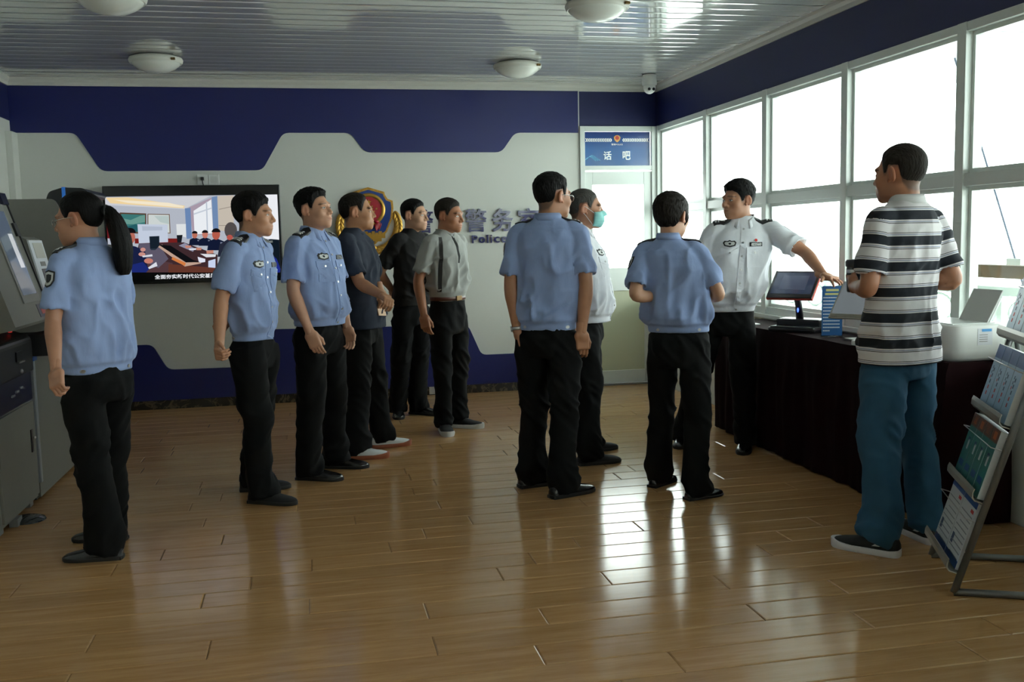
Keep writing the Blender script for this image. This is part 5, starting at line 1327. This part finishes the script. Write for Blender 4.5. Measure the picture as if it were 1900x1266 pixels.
    for sd in 'RL':
        sh0 = S[sd]; e = J[sd][0]; u = (e-sh0); k = 1 if sd == 'R' else -1; cen = T((k*.07*s, -.006*s, 1.375*s)); end = sh0+u*SLV; axes[sd] = (sh0, end)
        r0 = .052 if not fem else .050; sw = sp.get('slw', 1.)
        pts = [cen, sh0.lerp(cen, .30)+Vector((0, 0, -.004)), sh0+u*.10, sh0+u*.35, sh0+u*.58, end]
        P_, R_ = catmull(pts, [(.060*s, .058*s), (.059*s, .060*s), (r0*s*1.02*sw, r0*s*1.08*sw), (r0*s*1.06*sw, r0*s*1.12*sw), (r0*s*1.10*sw, r0*s*1.16*sw), (r0*s*1.14*sw, r0*s*1.20*sw)], 4)
        parts.append(capped_tube(P_, R_, 24, pull=.05))
    V, F = joinVF(parts); sme = remesh(V, F, .0075, 4)
    am = sp.get('wr', .024)
    Vs = wrinkle(sme, am*s, seed, lambda V: np.clip((V[:, 2]/s-hem-.035)/.05, .06, 1)*(.38+.9*np.exp(-((V[:, 2]/s-hem-.10)/.10)**2)+.45*np.exp(-((V[:, 2]/s-1.22)/.08)**2)-.2*(V[:, 2]/s > 1.40)), freq=(19, 19, 7) if uni else (16, 16, 9), slant=.6)
    if kind == 'striped':
        st = (Vs[:, 2]/s-.767)/.1035
        for sd in 'RL':
            a, b = np.array(axes[sd][0]), np.array(axes[sd][1]); ab = b-a; t = ((Vs-a)@ab)/(ab@ab); dd = np.linalg.norm(Vs-a-np.clip(t, 0, 1)[:, None]*ab, axis=1)
            k = 1 if sd == 'R' else -1; rz_ = np.array([q[0] for q in R3]); rx_ = np.interp(Vs[:, 2], rz_, [q[3] for q in R3]); ry_ = np.interp(Vs[:, 2], rz_, [(q[4]+q[5])/2 for q in R3])
            tv_ = (np.abs(Vs[:, 0])/rx_)**2.35+(np.abs(Vs[:, 1])/ry_)**2.35; out_ = (Vs[:, 0]*k > .10*s) & (t > .05) & (dd < .088*s) & (tv_ > 1.22)
            L_ = np.linalg.norm(ab); st = np.where(out_, ((a[2]-t*L_)/s-.767)/.1035, st)
        col_ = Vs[:, 2]/s > 1.47
        at_ = sme.attributes.new('stripe', 'FLOAT', 'POINT'); at_.data.foreach_set('value', (st+40).astype(np.float32))
    so = np_obj('shirt', sme, sm, root)
    bv = BVHTree.FromPolygons([Vector(v) for v in Vs], [tuple(p.vertices) for p in sme.polygons])
    F_ = lambda z: TR(z*s) @ Vector((0, -1, 0))
    def fO(x, z, y=.0): return T((x*s, y*s, z*s))
    # collar
    def collar(m, leaf=True, tall=.030, zc=1.462, spread=10, name='collar', rxs=1.):
        V = []; F = []; n = 40; rows = []
        for i in range(n+1):
            a = math.radians(spread+(360-2*spread)*i/n); c, si = math.sin(a), math.cos(a)      # a=0 is front
            fr = max(0, math.cos(a))                    # 1 at front
            rx, ry = (.064 if not fem else .058)*s*rxs, (.062 if not fem else .056)*s*rxs
            zb = zc-.030*fr**2-.004
            pr = [(1.02, zb-.010), (1.0, zb+tall*.9-.012*fr), (1.06, zb+tall-.012*fr)]
            if leaf: pr += [(1.16, zb+tall*.55-.012*fr), (1.26+.42*fr**4, zb-.004-.034*fr**2)]
            for k, z in pr: V.append(T((c*rx*k, (-.010+.006*fr)*s+si*ry*k, z*s)))
            np_ = len(pr)
        for i in range(n):
            for j in range(np_-1): F.append((i*np_+j, i*np_+j+1, (i+1)*np_+j+1, (i+1)*np_+j))
        o = mesh(name, V, F, m, so, smooth=True); md = o.modifiers.new('t', 'SOLIDIFY'); md.thickness = .003; md.offset = 1; return o
    if uni or kind in ('striped', 'tucked'): collar(sp.get('collarmat', sm), leaf=kind != 'tucked', tall=.034 if kind != 'tucked' else .026, spread=24 if uni else 10)
    else:
        V = [T((math.sin(a)*.070*s, -.010*s+math.cos(a)*.066*s, (1.462-.022*max(0, math.cos(a)))*s)) for a in [2*math.pi*i/32 for i in range(33)]]
        MB().tube(V, [(.009*s, .004*s)]*33, 8, caps=False).build('neckband', sm, so, smooth=True)
    Dn = Vector((0, 0, -1))
    if uni:
        zs = np.linspace(hem+.004, 1.43, 26); strip(bv, [fO(0, z, .1) for z in zs], .016*s, TR(1.2*s) @ Vector((1, 0, 0)), F_(1.2), .0028, 'placket', sm, so)
        for z in np.linspace(hem+.02, 1.40, 7): patch(bv, fO(0, z, .1), TR(z*s) @ Vector((1, 0, 0)), (0, 0, 1), F_(z), circ(.0062*s, 10), .0055, 'button', M_BTN, so, 1)
        wz = [(math.sin(a)*.2, math.cos(a)*.2) for a in [2*math.pi*i/48 for i in range(49)]]
        for k in (-1, 1):
            pk = patch(bv, fO(k*.078, 1.222, .1), TR(1.2*s) @ Vector((1, 0, 0)), (0, 0, 1), F_(1.2), [(x*s, y*s) for x, y in rounded(rect(.098, .115), .0)], .0022, 'pocket', sm, so, 4)
            patch(bv, fO(k*.078, 1.268, .1), TR(1.2*s) @ Vector((1, 0, 0)), (0, 0, 1), F_(1.2), [(x*s, y*s) for x, y in [(-.052, .018), (.052, .018), (.052, -.016), (.026, -.022), (0, -.030), (-.026, -.022), (-.052, -.016)]], .0052, 'pocket_flap', sm, pk, 3)
            patch(bv, fO(k*.078, 1.256, .1), TR(1.2*s) @ Vector((1, 0, 0)), (0, 0, 1), F_(1.2), circ(.006*s, 10), .0085, 'pocket_button', M_BTN, pk, 1)
            # epaulette along the shoulder, pointed towards the neck
            U = TR(1.4*s) @ Vector((k, 0, 0)); W = TR(1.4*s) @ Vector((0, 1, 0))
            ep_ = patch(bv, fO(k*.122, 1.43, .008), U, W, Dn, [(x*s, y*s) for x, y in [(-.062, 0), (-.046, .027), (.0, .030), (.056, .032), (.060, 0), (.056, -.030), (.0, -.028), (-.046, -.026)]], .0075, 'epaulette', M_BADGE, so, 4)
            for t in (0, 1):
                patch(bv, fO(k*(.148+t*.016), 1.43, .008), U, W, Dn, [(x*s, y*s) for x, y in [(-.004, -.02), (.004, -.02), (.004, .02), (-.004, .02)]], .0095, 'rank_bar', M_SILV, ep_, 2)
            patch(bv, fO(k*.112, 1.43, .008), U, W, Dn, [(.009*s*(1 if i % 2 == 0 else .45)*math.cos(i*math.pi/4), .009*s*(1 if i % 2 == 0 else .45)*math.sin(i*math.pi/4)) for i in range(8)], .0098, 'rank_star', M_SILV, ep_, 1)
            MB().ell(T((k*.075*s, -.006*s, 1.452*s)), (.006*s,)*3).build('epaulette_button', M_BTN, so, smooth=True)
            # waistband studs
            patch(bv, T((k*.115*s, -.2*s, (hem+.022)*s)), TR(hem*s) @ Vector((1, 0, 0)), (0, 0, 1), Vector((0, 1, 0)), circ(.0085*s, 12), .005, 'waist_stud', M_BTN, so, 1)
        # chest badge on the wearer's right, number plate on the left
        U = TR(1.3*s) @ Vector((-1, 0, 0))
        bp = [(-.040, .006), (-.030, .018), (-.012, .016), (0, .022), (.012, .016), (.030, .018), (.040, .006), (.032, -.014), (0, -.022), (-.032, -.014)]
        b_ = patch(bv, fO(.080, 1.312, .1), U, (0, 0, 1), F_(1.3), [(x*s, y*s) for x, y in bp], .004, 'chest_badge', M_BADGE, so, 3)
        patch(bv, fO(.080, 1.312, .1), U, (0, 0, 1), F_(1.3), [(x*s*.78, y*s*.62) for x, y in bp], .0055, 'badge_wings', M_SILV, b_, 3)
        patch(bv, fO(.080, 1.312, .1), U, (0, 0, 1), F_(1.3), [(x*s*.2, y*s*.3) for x, y in bp], .007, 'badge_shield', M_BADGE, b_, 1)
        num = patch(bv, fO(-.080, 1.305, .1), U, (0, 0, 1), F_(1.3), [(x*s, y*s) for x, y in rect(.078, .026)], .0045, 'number_plate', M_BADGE, so, 3)
        if sp.get('number'):
            h_ = bv.ray_cast(fO(-.080, 1.305, .5), F_(1.3), 1.); p0 = h_[0]-F_(1.3)*.0068; nrm = -F_(1.3); up_ = Vector((0, 0, 1)); rr_ = up_.cross(nrm).normalized()
            # lean the plate text with the cloth
            ha = bv.ray_cast(fO(-.080, 1.315, .5), F_(1.3), 1.)[0]; hb_ = bv.ray_cast(fO(-.080, 1.295, .5), F_(1.3), 1.)[0]; up_ = (ha-hb_).normalized(); hc = bv.ray_cast(fO(-.055, 1.305, .5), F_(1.3), 1.)[0]; hd2 = bv.ray_cast(fO(-.105, 1.305, .5), F_(1.3), 1.)[0]; rr_ = (hd2-hc).normalized()
            nrm = rr_.cross(up_).normalized(); M_ = Matrix((rr_, up_, nrm)).transposed().to_4x4(); M_.translation = p0
            text_mesh('plate_digits', sp['number'], .022*s, M_SILV, num, .0008, .0008, M_ @ Matrix.Translation((0, -.008*s, 0)), 'CENTER')
            pin = patch(bv, fO(-.078, 1.330, .1), U, (0, 0, 1), F_(1.3), circ(.009*s, 10), .005, 'flag_pin', mat('red enamel', lin((206, 40, 30)), .3), so, 1)
        # left sleeve patch
        a, b = axes['L']; c_ = a.lerp(b, .42); u = (b-a).normalized(); outw = (c_-T((0, 0, c_.z))); outw = (outw-u*outw.dot(u)).normalized(); fw = u.cross(outw)
        pp_ = [(-.030, .030), (0, .036), (.030, .030), (.030, -.010), (.018, -.034), (0, -.042), (-.018, -.034), (-.030, -.010)]
        q = patch(bv, c_, fw, -u, -outw, [(x*s, y*s) for x, y in pp_], .003, 'arm_patch', M_BADGE, so, 3); patch(bv, c_, fw, -u, -outw, [(x*s*.8, y*s*.8) for x, y in pp_], .0045, 'arm_patch_field', M_SILV, q, 3); patch(bv, c_, fw, -u, -outw, [(x*s*.5, y*s*.5) for x, y in pp_], .006, 'arm_patch_shield', M_BADGE, q, 2)
    if kind == 'tucked':
        zs = np.linspace(1.24, 1.43, 12); strip(bv, [fO(0, z, .1) for z in zs], .012*s, (1, 0, 0), F_(1.2), .003, 'placket', M_BLKT, so)
        patch(bv, fO(0, 1.425, .1), (1, 0, 0), (0, 0, 1), F_(1.4), circ(.006*s), .006, 'button', M_BTN, so, 1)
    if sp.get('yoke', uni):
        zs = np.linspace(-.13, .13, 22); pth = [T((x*s, -.1*s, 1.335*s)) for x in zs]
        strip(bv, pth, .0016, (0, 0, 1), Vector((0, 1, 0)), .0018, 'yoke_seam', sm, so)
    # ---------------- extras
    if sp.get('belt'):
        zb = (hem-.006)*s; n = 48; pts = [Vector((hipo.x*HK(hem)+.150*gg*s*math.copysign(abs(math.cos(a))**.9, math.cos(a)), hipo.y*HK(hem)+.101*gg*s*math.copysign(abs(math.sin(a))**.9, math.sin(a)), zb)) for a in [2*math.pi*i/n for i in range(n+1)]]
        bo = MB().tube(pts, [(.0145*s, .0045*s)]*(n+1), 8, caps=False, up=(0, 0, 1)).build('belt', mat('brown leather', lin((84, 38, 20)), .4), tr_o, smooth=True)
        MB().box((hipo.x*HK(hem)-.028, hipo.y*HK(hem)+.103*gg*s, zb-.017), (hipo.x*HK(hem)+.028, hipo.y*HK(hem)+.112*gg*s, zb+.017), bev=.004).build('buckle', mat('brass buckle', lin((112, 86, 50)), .4, metal=.6), bo)
    if sp.get('glasses'):
        gl_ = empty('glasses'); gl_.parent = root; bpy.data.objects.remove(gl_)
        mb = MB()
        for k in (-1, 1):
            mb.tube([HM @ Vector((k*.034+.0235*math.cos(t), .1085-abs(k*.034+.0235*math.cos(t))**2*3.0, -.002+.0175*math.sin(t))) for t in [2*math.pi*i/24 for i in range(25)]], .0011, 6, caps=False)
            mb.tube([HM @ Vector(p) for p in ((k*.0565, .098, .006), (k*.072, .075, .010), (k*.083, .02, .014), (k*.086, -.012, .012), (k*.084, -.03, -.006))], .0013, 6)
        mb.tube([HM @ Vector(p) for p in ((-.0105, .107, .004), (0, .112, .008), (.0105, .107, .004))], .0012, 6)
        go = mb.build('glasses', M_GLS, root, smooth=True)
        for k in (-1, 1):
            V = [HM @ Vector((k*.034+.0228*math.cos(t), .1085-abs(k*.034+.0228*math.cos(t))**2*3.0, -.002+.0168*math.sin(t))) for t in [2*math.pi*i/20 for i in range(20)]]
            mesh('lens', V, [tuple(range(20))], M_LENS, go)
    if sp.get('mask'):
        V = []; F = []; na_, nz_ = 20, 14
        for j in range(nz_+1):
            for i in range(na_+1):
                a = math.radians(-68+136*i/na_); z = -.108+.104*j/nz_; z += .012*abs(math.sin(a))*(1-2*j/nz_)
                D_ = Vector((-math.sin(a), -math.cos(a), 0)); h_ = fb.ray_cast(Vector((0, .02, z))-D_*.3, D_, .6); p = h_[0] if h_[0] is not None else Vector((0, .02, z))-D_*.05
                bulge = .004+.010*math.cos(a)*math.sin(math.pi*j/nz_)+.0012*math.sin(j*2.6)
                if j < 2: p = Vector((p.x, max(p.y, .06*math.cos(a)), p.z))
                V.append(HM @ (p-D_*bulge))
        m_ = na_+1
        for j in range(nz_):
            for i in range(na_): F.append((j*m_+i, j*m_+i+1, (j+1)*m_+i+1, (j+1)*m_+i))
        mo = mesh('face_mask', V, F, mat('teal face mask', lin((150, 214, 210)), .8), root, smooth=True); fixn(mo.data); md = mo.modifiers.new('t', 'SOLIDIFY'); md.thickness = .0015
        for k in (-1, 1):
            q0 = HM.inverted() @ Vector(V[(nz_-1)*m_+(na_ if k > 0 else 0)]); q1 = HM.inverted() @ Vector(V[m_+(na_ if k > 0 else 0)])
            MB().tube([HM @ Vector(p) for p in (q0, (k*.083, .0, .016), (k*.090, -.022, .02), (k*.090, -.026, -.01), (k*.083, -.008, -.026), q1)], .0014, 6).build('ear_loop', M_WHITEP, mo, smooth=True)
    return dict(root=root, J=J, HMt=HMt, S=S, T=T, s=s, bv=bv, shirt=so, HM=HM, trousers=tr_o, toL=toL, hipo=hipo, Rz=Rz)
# ================================================================ the people in the room
DOWN = ('dir', (0, 0, -1))
UNI = dict(shirt='uniform', shirtmat=M_BLUE)
P = {}
def gxy(u, v): q = onz(u, v); return (q.x, q.y)
P['woman_l'] = person(dict(UNI, at=gxy(203, 1030), H=1.625, face=(-.74, .67), look=(-.97, .22), pitch=-6, fem=True, hair='pull', ponytail=True, glasses=True, girth=1.04, hem=.868, seed=3, skin=(176, 128, 102),
    label='woman in blue uniform shirt with a long ponytail standing at the kiosks', arms={'L': (('px', 112, 606, 'n'), ('px', 104, 688, 'n'), 'half', (.8, .3, 0)), 'R': (('dir', (.2, .35, -.9)), ('dir', (-.2, .9, -.3)), 'relaxed', (0, 0, -1))},
    feet=[((238, 1002), (150, 1004)), ((231, 1036), (124, 1041))], shoe='dress', footscale=.92))
P['man1'] = person(dict(UNI, at=gxy(488, 925), H=1.655, face=(.90, -.43), look=(.97, -.22), hair='full', girth=.90, hem=.893, seed=4, skin=(184, 134, 104),
    label='young officer in blue shirt, hands clasped behind his back, before the television', arms={'R': (('px', 407, 572, 'n'), ('px', 407, 642, 'n'), 'clasp', (-.3, .9, 0), ('px', 400, 674, 'n')), 'L': (('dir', (-.20, -.52, -.82)), ('tow', (-.06, -.13, .01)), 'relaxed', (.1, .8, .2), (.35, -.55, -.75))},
    feet=[((463, 932), (538, 936)), ((445, 912), (533, 905))], shoe='dress', shoemat=M_SUEDE))
P['man2'] = person(dict(UNI, at=gxy(604, 882), H=1.69, face=(.80, -.60), look=(.80, -.52), pitch=8, hair='spiky', girth=1.06, belly=.030, lean=(0, -.01), hem=.905, seed=6, skin=(192, 144, 116),
    label='stout officer in blue shirt with arm hanging, looking up to the right', arms={'R': (('px', 553, 574, 'n'), ('px', 580, 628, 'n'), 'relaxed', (-.7, -.3, 0)), 'L': (('dir', (-.15, .05, -.98)), ('dir', (.1, .25, -.95)), 'relaxed', None)},
    feet=[((551, 889), (626, 891)), ((600, 868), (668, 868))], shoe='dress'))
P['man3'] = person(dict(at=gxy(674, 846), H=1.69, face=(.92, -.40), look=(.98, -.10), pitch=3, hair='recede', hairmat=M_HAIRB, girth=1.06, belly=.022, hem=.835, seed=7, skin=(180, 130, 96), shirt='tee', shirtmat=M_NAVT, sleeve=.84,
    label='man in dark navy tee and white trainers holding a phone at his waist', arms={'R': (('px', 684, 540, 'n'), ('px', 712, 550, 'n'), 'clasp', (0, -.4, -.8), ('px', 730, 566, 'n')), 'L': (('dir', (-.10, .16, -.97)), ('tow', (.01, .05, -.045)), 'grip', (-.2, -.5, -.3), (.25, .30, -1))},
    feet=[((640, 853), (715, 849)), ((688, 833), (725, 829))], shoe='trainer', cuff=.05, shoemat=mat('white trainer leather', lin((206, 208, 210)), .5), solemat=mat('gum sole', lin((150, 84, 56)), .6), lacemat=M_WHITEP, swoosh=mat('trainer black trim', lin((36, 36, 46)), .5)))
P['man4'] = person(dict(at=gxy(776, 776), H=1.70, face=(.72, -.69), look=(.80, -.58), hair='crop', girth=1.02, hem=.885, seed=8, skin=(198, 152, 124), shirt='tee', shirtmat=M_BLKT, sleeve=.80,
    label='man in plain black tee with hands behind him, back by the wall', arms={'R': (('dir', (.28, -.42, -.86)), ('dir', (-.80, -.22, -.52)), 'clasp', (0, .8, 0)), 'L': (('dir', (-.25, -.45, -.85)), ('dir', (.65, -.35, -.66)), 'relaxed', (0, .8, 0))},
    feet=[((738, 768), (742, 786)), ((762, 767), (807, 771))], shoe='dress'))
P['man5'] = person(dict(at=gxy(838, 804), H=1.675, face=(.66, -.75), look=(.78, -.62), pitch=-3, hair='crop', hairmat=M_BUZZ, girth=.98, belly=.006, hem=.995, waist=1.005, seed=9, skin=(172, 118, 88), shirt='tucked', shirtmat=M_GREYT, collarmat=M_GREYT, sleeve=.78, belt=True, legw=.92,
    label='man in grey polo with brown belt and black shoulder strap', arms={'R': (('px', 774, 528, 'n'), ('px', 787, 588, 'n'), 'relaxed', (-.8, -.2, 0)), 'L': (('dir', (-.2, -.35, -.92)), ('dir', (.35, -.25, -.9)), 'relaxed', None)},
    feet=[((822, 798), (844, 824)), ((832, 792), (879, 794))], shoe='trainer', cuff=.05, shoemat=M_SUEDE, solemat=mat('white rubber', lin((206, 206, 204)), .6), lacemat=M_BLACK))
P['man6'] = person(dict(UNI, at=gxy(1026, 908), H=1.725, face=(.46, .89), look=(.90, .43), hair='short', glasses=True, girth=.96, hem=.873, seed=10, skin=(178, 128, 98),
    label='tall officer in blue shirt and glasses, his back to the camera, wearing a wristwatch', arms={'R': (('px', 1064, 545, 'n'), ('px', 1078, 626, 'n'), 'relaxed', (-.45, .9, 0), (.02, .05, -1)), 'L': (('px', 949, 556, 'n'), ('px', 962, 622, 'f'), 'relaxed', (.7, .4, 0))},
    feet=[((1022, 926), (1095, 911)), ((963, 906), (1020, 898))], shoe='lace'))
P['man7'] = person(dict(at=gxy(1085, 852), H=1.67, face=(.93, -.36), look=(.97, -.22), hair='buzz', hairmat=M_HAIRG, girth=1.16, belly=.036, hem=.878, seed=11, skin=(186, 136, 108), shirt='uniform', shirtmat=M_WHITES, mask=True, headscale=1.03, headshape=(1.08, 1.02, 1),
    label='heavyset officer in white shirt and teal face mask by the door', arms={'R': (('dir', (.10, -.16, -.98)), ('dir', (-.06, .0, -1)), 'relaxed', None), 'L': (('dir', (-.12, .0, -.98)), ('dir', (.02, .2, -.96)), 'relaxed', None)},
    feet=[((1072, 864), (1124, 859)), ((1076, 841), (1114, 836))], shoe='dress', shoemat=M_SUEDE))
P['woman8'] = person(dict(UNI, at=gxy(1262, 912), H=1.59, face=(.40, .92), look=(.78, .63), fem=True, hair='bob', hairmat=M_HAIRB, girth=1.10, lean=(-.055, -.02), hem=.928, seed=12, skin=(196, 150, 122), headscale=1.04,
    label='short haired woman in blue uniform shirt, back to the camera, facing the table', arms={'R': (('px', 1327, 556, 'f'), ('dir', (-.62, .78, -.02)), 'relaxed', (-.2, -.2, 1)), 'L': (('px', 1178, 550, 'n'), ('dir', (.66, .74, -.05)), 'relaxed', (.2, -.2, 1))},
    feet=[((1272, 929), (1345, 916)), ((1208, 906), (1240, 894))], shoe='flat', footscale=.95))
P['man9'] = person(dict(at=gxy(1362, 836), H=1.715, face=(-.28, -.96), look=(-.96, -.30), hair='side', girth=1.04, hem=.884, seed=13, skin=(176, 126, 98), shirt='uniform', shirtmat=M_WHITES, number='022560', lean=(-.05, 0), slw=1.15,
    label='officer in white shirt with badge number reaching towards the touch screen', arms={'L': (('px', 1496, 470, 'n'), ('px', 1529, 512, 'n'), 'spread', (0, .2, -1), ('px', 1566, 524, 'n')), 'R': (('dir', (.16, -.08, -.98)), ('dir', (.06, .06, -1)), 'relaxed', None)},
    feet=[((1272, 818), (1258, 836)), ((1385, 828), (1377, 847))], shoe='dress'))
P['man10'] = person(dict(at=gxy(1660, 1014), H=1.745, face=(-.34, .94), look=(-.44, .90), hair='flat', hairmat=M_BUZZ, girth=.96, hem=.795, lean=(.02, 0), hipfollow=.12, wr=.016, seed=14, skin=(172, 120, 92), shirt='striped', shirtmat=M_STRIPE, collarmat=mat('polo collar white', lin((206, 206, 206)), .9), trousers=M_JEAN, sleeve=.80, legw=1.0,
    label='man in striped polo and teal jeans seen from behind beside the rack', arms={'L': (('px', 1620, 548, 'n'), ('px', 1586, 530, 'f'), 'grip', (.7, .2, .2), ('px', 1568, 512, 'f')), 'R': (('px', 1774, 536, 'n'), ('dir', (-.45, .86, .15)), 'grip', (-.6, .2, 0))},
    feet=[((1735, 1012), (1678, 984)), ((1668, 1034), (1541, 1010))], shoe='trainer', cuff=.07, shoemat=mat('black knit', lin((24, 26, 28)), .8), solemat=mat('white sole', lin((214, 212, 216)), .6), lacemat=M_BLACK, swoosh=mat('white trim', lin((206, 208, 208)), .5)))
# ---------------------------------------------------------------- things people wear or hold
p6 = P['man6']; e, w_ = p6['J']['L']; c = e.lerp(w_, .93); ax = (w_-e).normalized(); t1 = ax.orthogonal().normalized(); t2 = ax.cross(t1)
wt = MB().tube([c+(t1*math.cos(a)+t2*math.sin(a))*.0285 for a in [2*math.pi*i/24 for i in range(25)]], [(.009, .0025)]*25, 8, caps=False, up=ax).build('wristwatch', M_STEEL, p6['root'], smooth=True)
sd = Vector((-1, -.3, 0)); sd = (sd-ax*sd.dot(ax)).normalized(); MB().lathe([(.001, .006), (.014, .006), (.0165, .002), (.0165, -.002)], (0, 0, 0), 18).build('watch_face', M_STEEL, wt, smooth=True)
wf_ = wt.children[0]; M_ = Matrix((sd.cross(ax), ax, sd)).transposed().to_4x4(); M_.translation = c+sd*.030; wf_.data.transform(M_)
# phone in the hand of the man in navy
p3 = P['man3']; M_ = p3['HMt']['L']; ph = MB().box((-.036, -.005, -.045), (.036, .005, .090), bev=.004).box((-.032, .005, -.038), (.032, .0058, .082), mi=1).build('phone', mats=[mat('phone gold', lin((170, 140, 116)), .3, metal=.5), M_BLACK])
W_ = Matrix.Translation(p3['root'].location) @ p3['Rz'].to_4x4()
ph.matrix_world = W_ @ M_ @ Matrix.Translation((.004, .030, .075)); tag(ph, 'gold edged phone held by the man in the navy tee', 'phone')
# shoulder strap and bag of the man in grey
p5 = P['man5']; bv, T_, s5 = p5['bv'], p5['T'], p5['s']; pts = []
fr = [T_((x*s5, .02*s5, z*s5)) for x, z in zip(np.linspace(.100, .128, 16), np.linspace(1.425, 1.04, 16))]
strip(bv, fr, .016, (1, 0, 0), Vector((-.55, -.83, 0)), .004, 'bag_strap', mat('black webbing', lin((30, 28, 26)), .8), p5['root'])
bk = [T_((x*s5, -.02*s5, z*s5)) for x, z in zip(np.linspace(.100, .128, 16), np.linspace(1.425, 1.04, 16))]
strip(bv, bk, .016, (1, 0, 0), Vector((-.55, .83, 0)), .004, 'bag_strap', mat('black webbing', lin((30, 28, 26)), .8), p5['root'])
# mug in the left hand of the man in stripes
p10 = P['man10']; M_ = p10['HMt']['L']; W_ = Matrix.Translation(p10['root'].location) @ p10['Rz'].to_4x4(); wc = (W_ @ M_ @ Matrix.Translation((0, .042, .075))).translation; wc = ony(1586, 500, wc.y)+Vector((0, 0, -.03))
mg = empty('travel_mug', wc-Vector((0, 0, .07))); tag(mg, 'black travel mug held by the man in the striped polo', 'mug')
MB().lathe([(.001, 0), (.030, 0), (.033, .006), (.036, .10), (.034, .115), (.001, .115)], (0, 0, 0), 28).build('cup', mat('mug black', (.02, .022, .026), .35), mg, smooth=True, sharp=50)
MB().lathe([(.001, .112), (.038, .112), (.040, .118), (.040, .135), (.034, .143), (.001, .145)], (0, 0, 0), 28).build('lid', M_BLACK, mg, smooth=True, sharp=50)
MB().lathe([(.0362, .085), (.0366, .090), (.0368, .097), (.0364, .100)], (0, 0, 0), 28).build('silver_band', M_STEEL, mg, smooth=True)
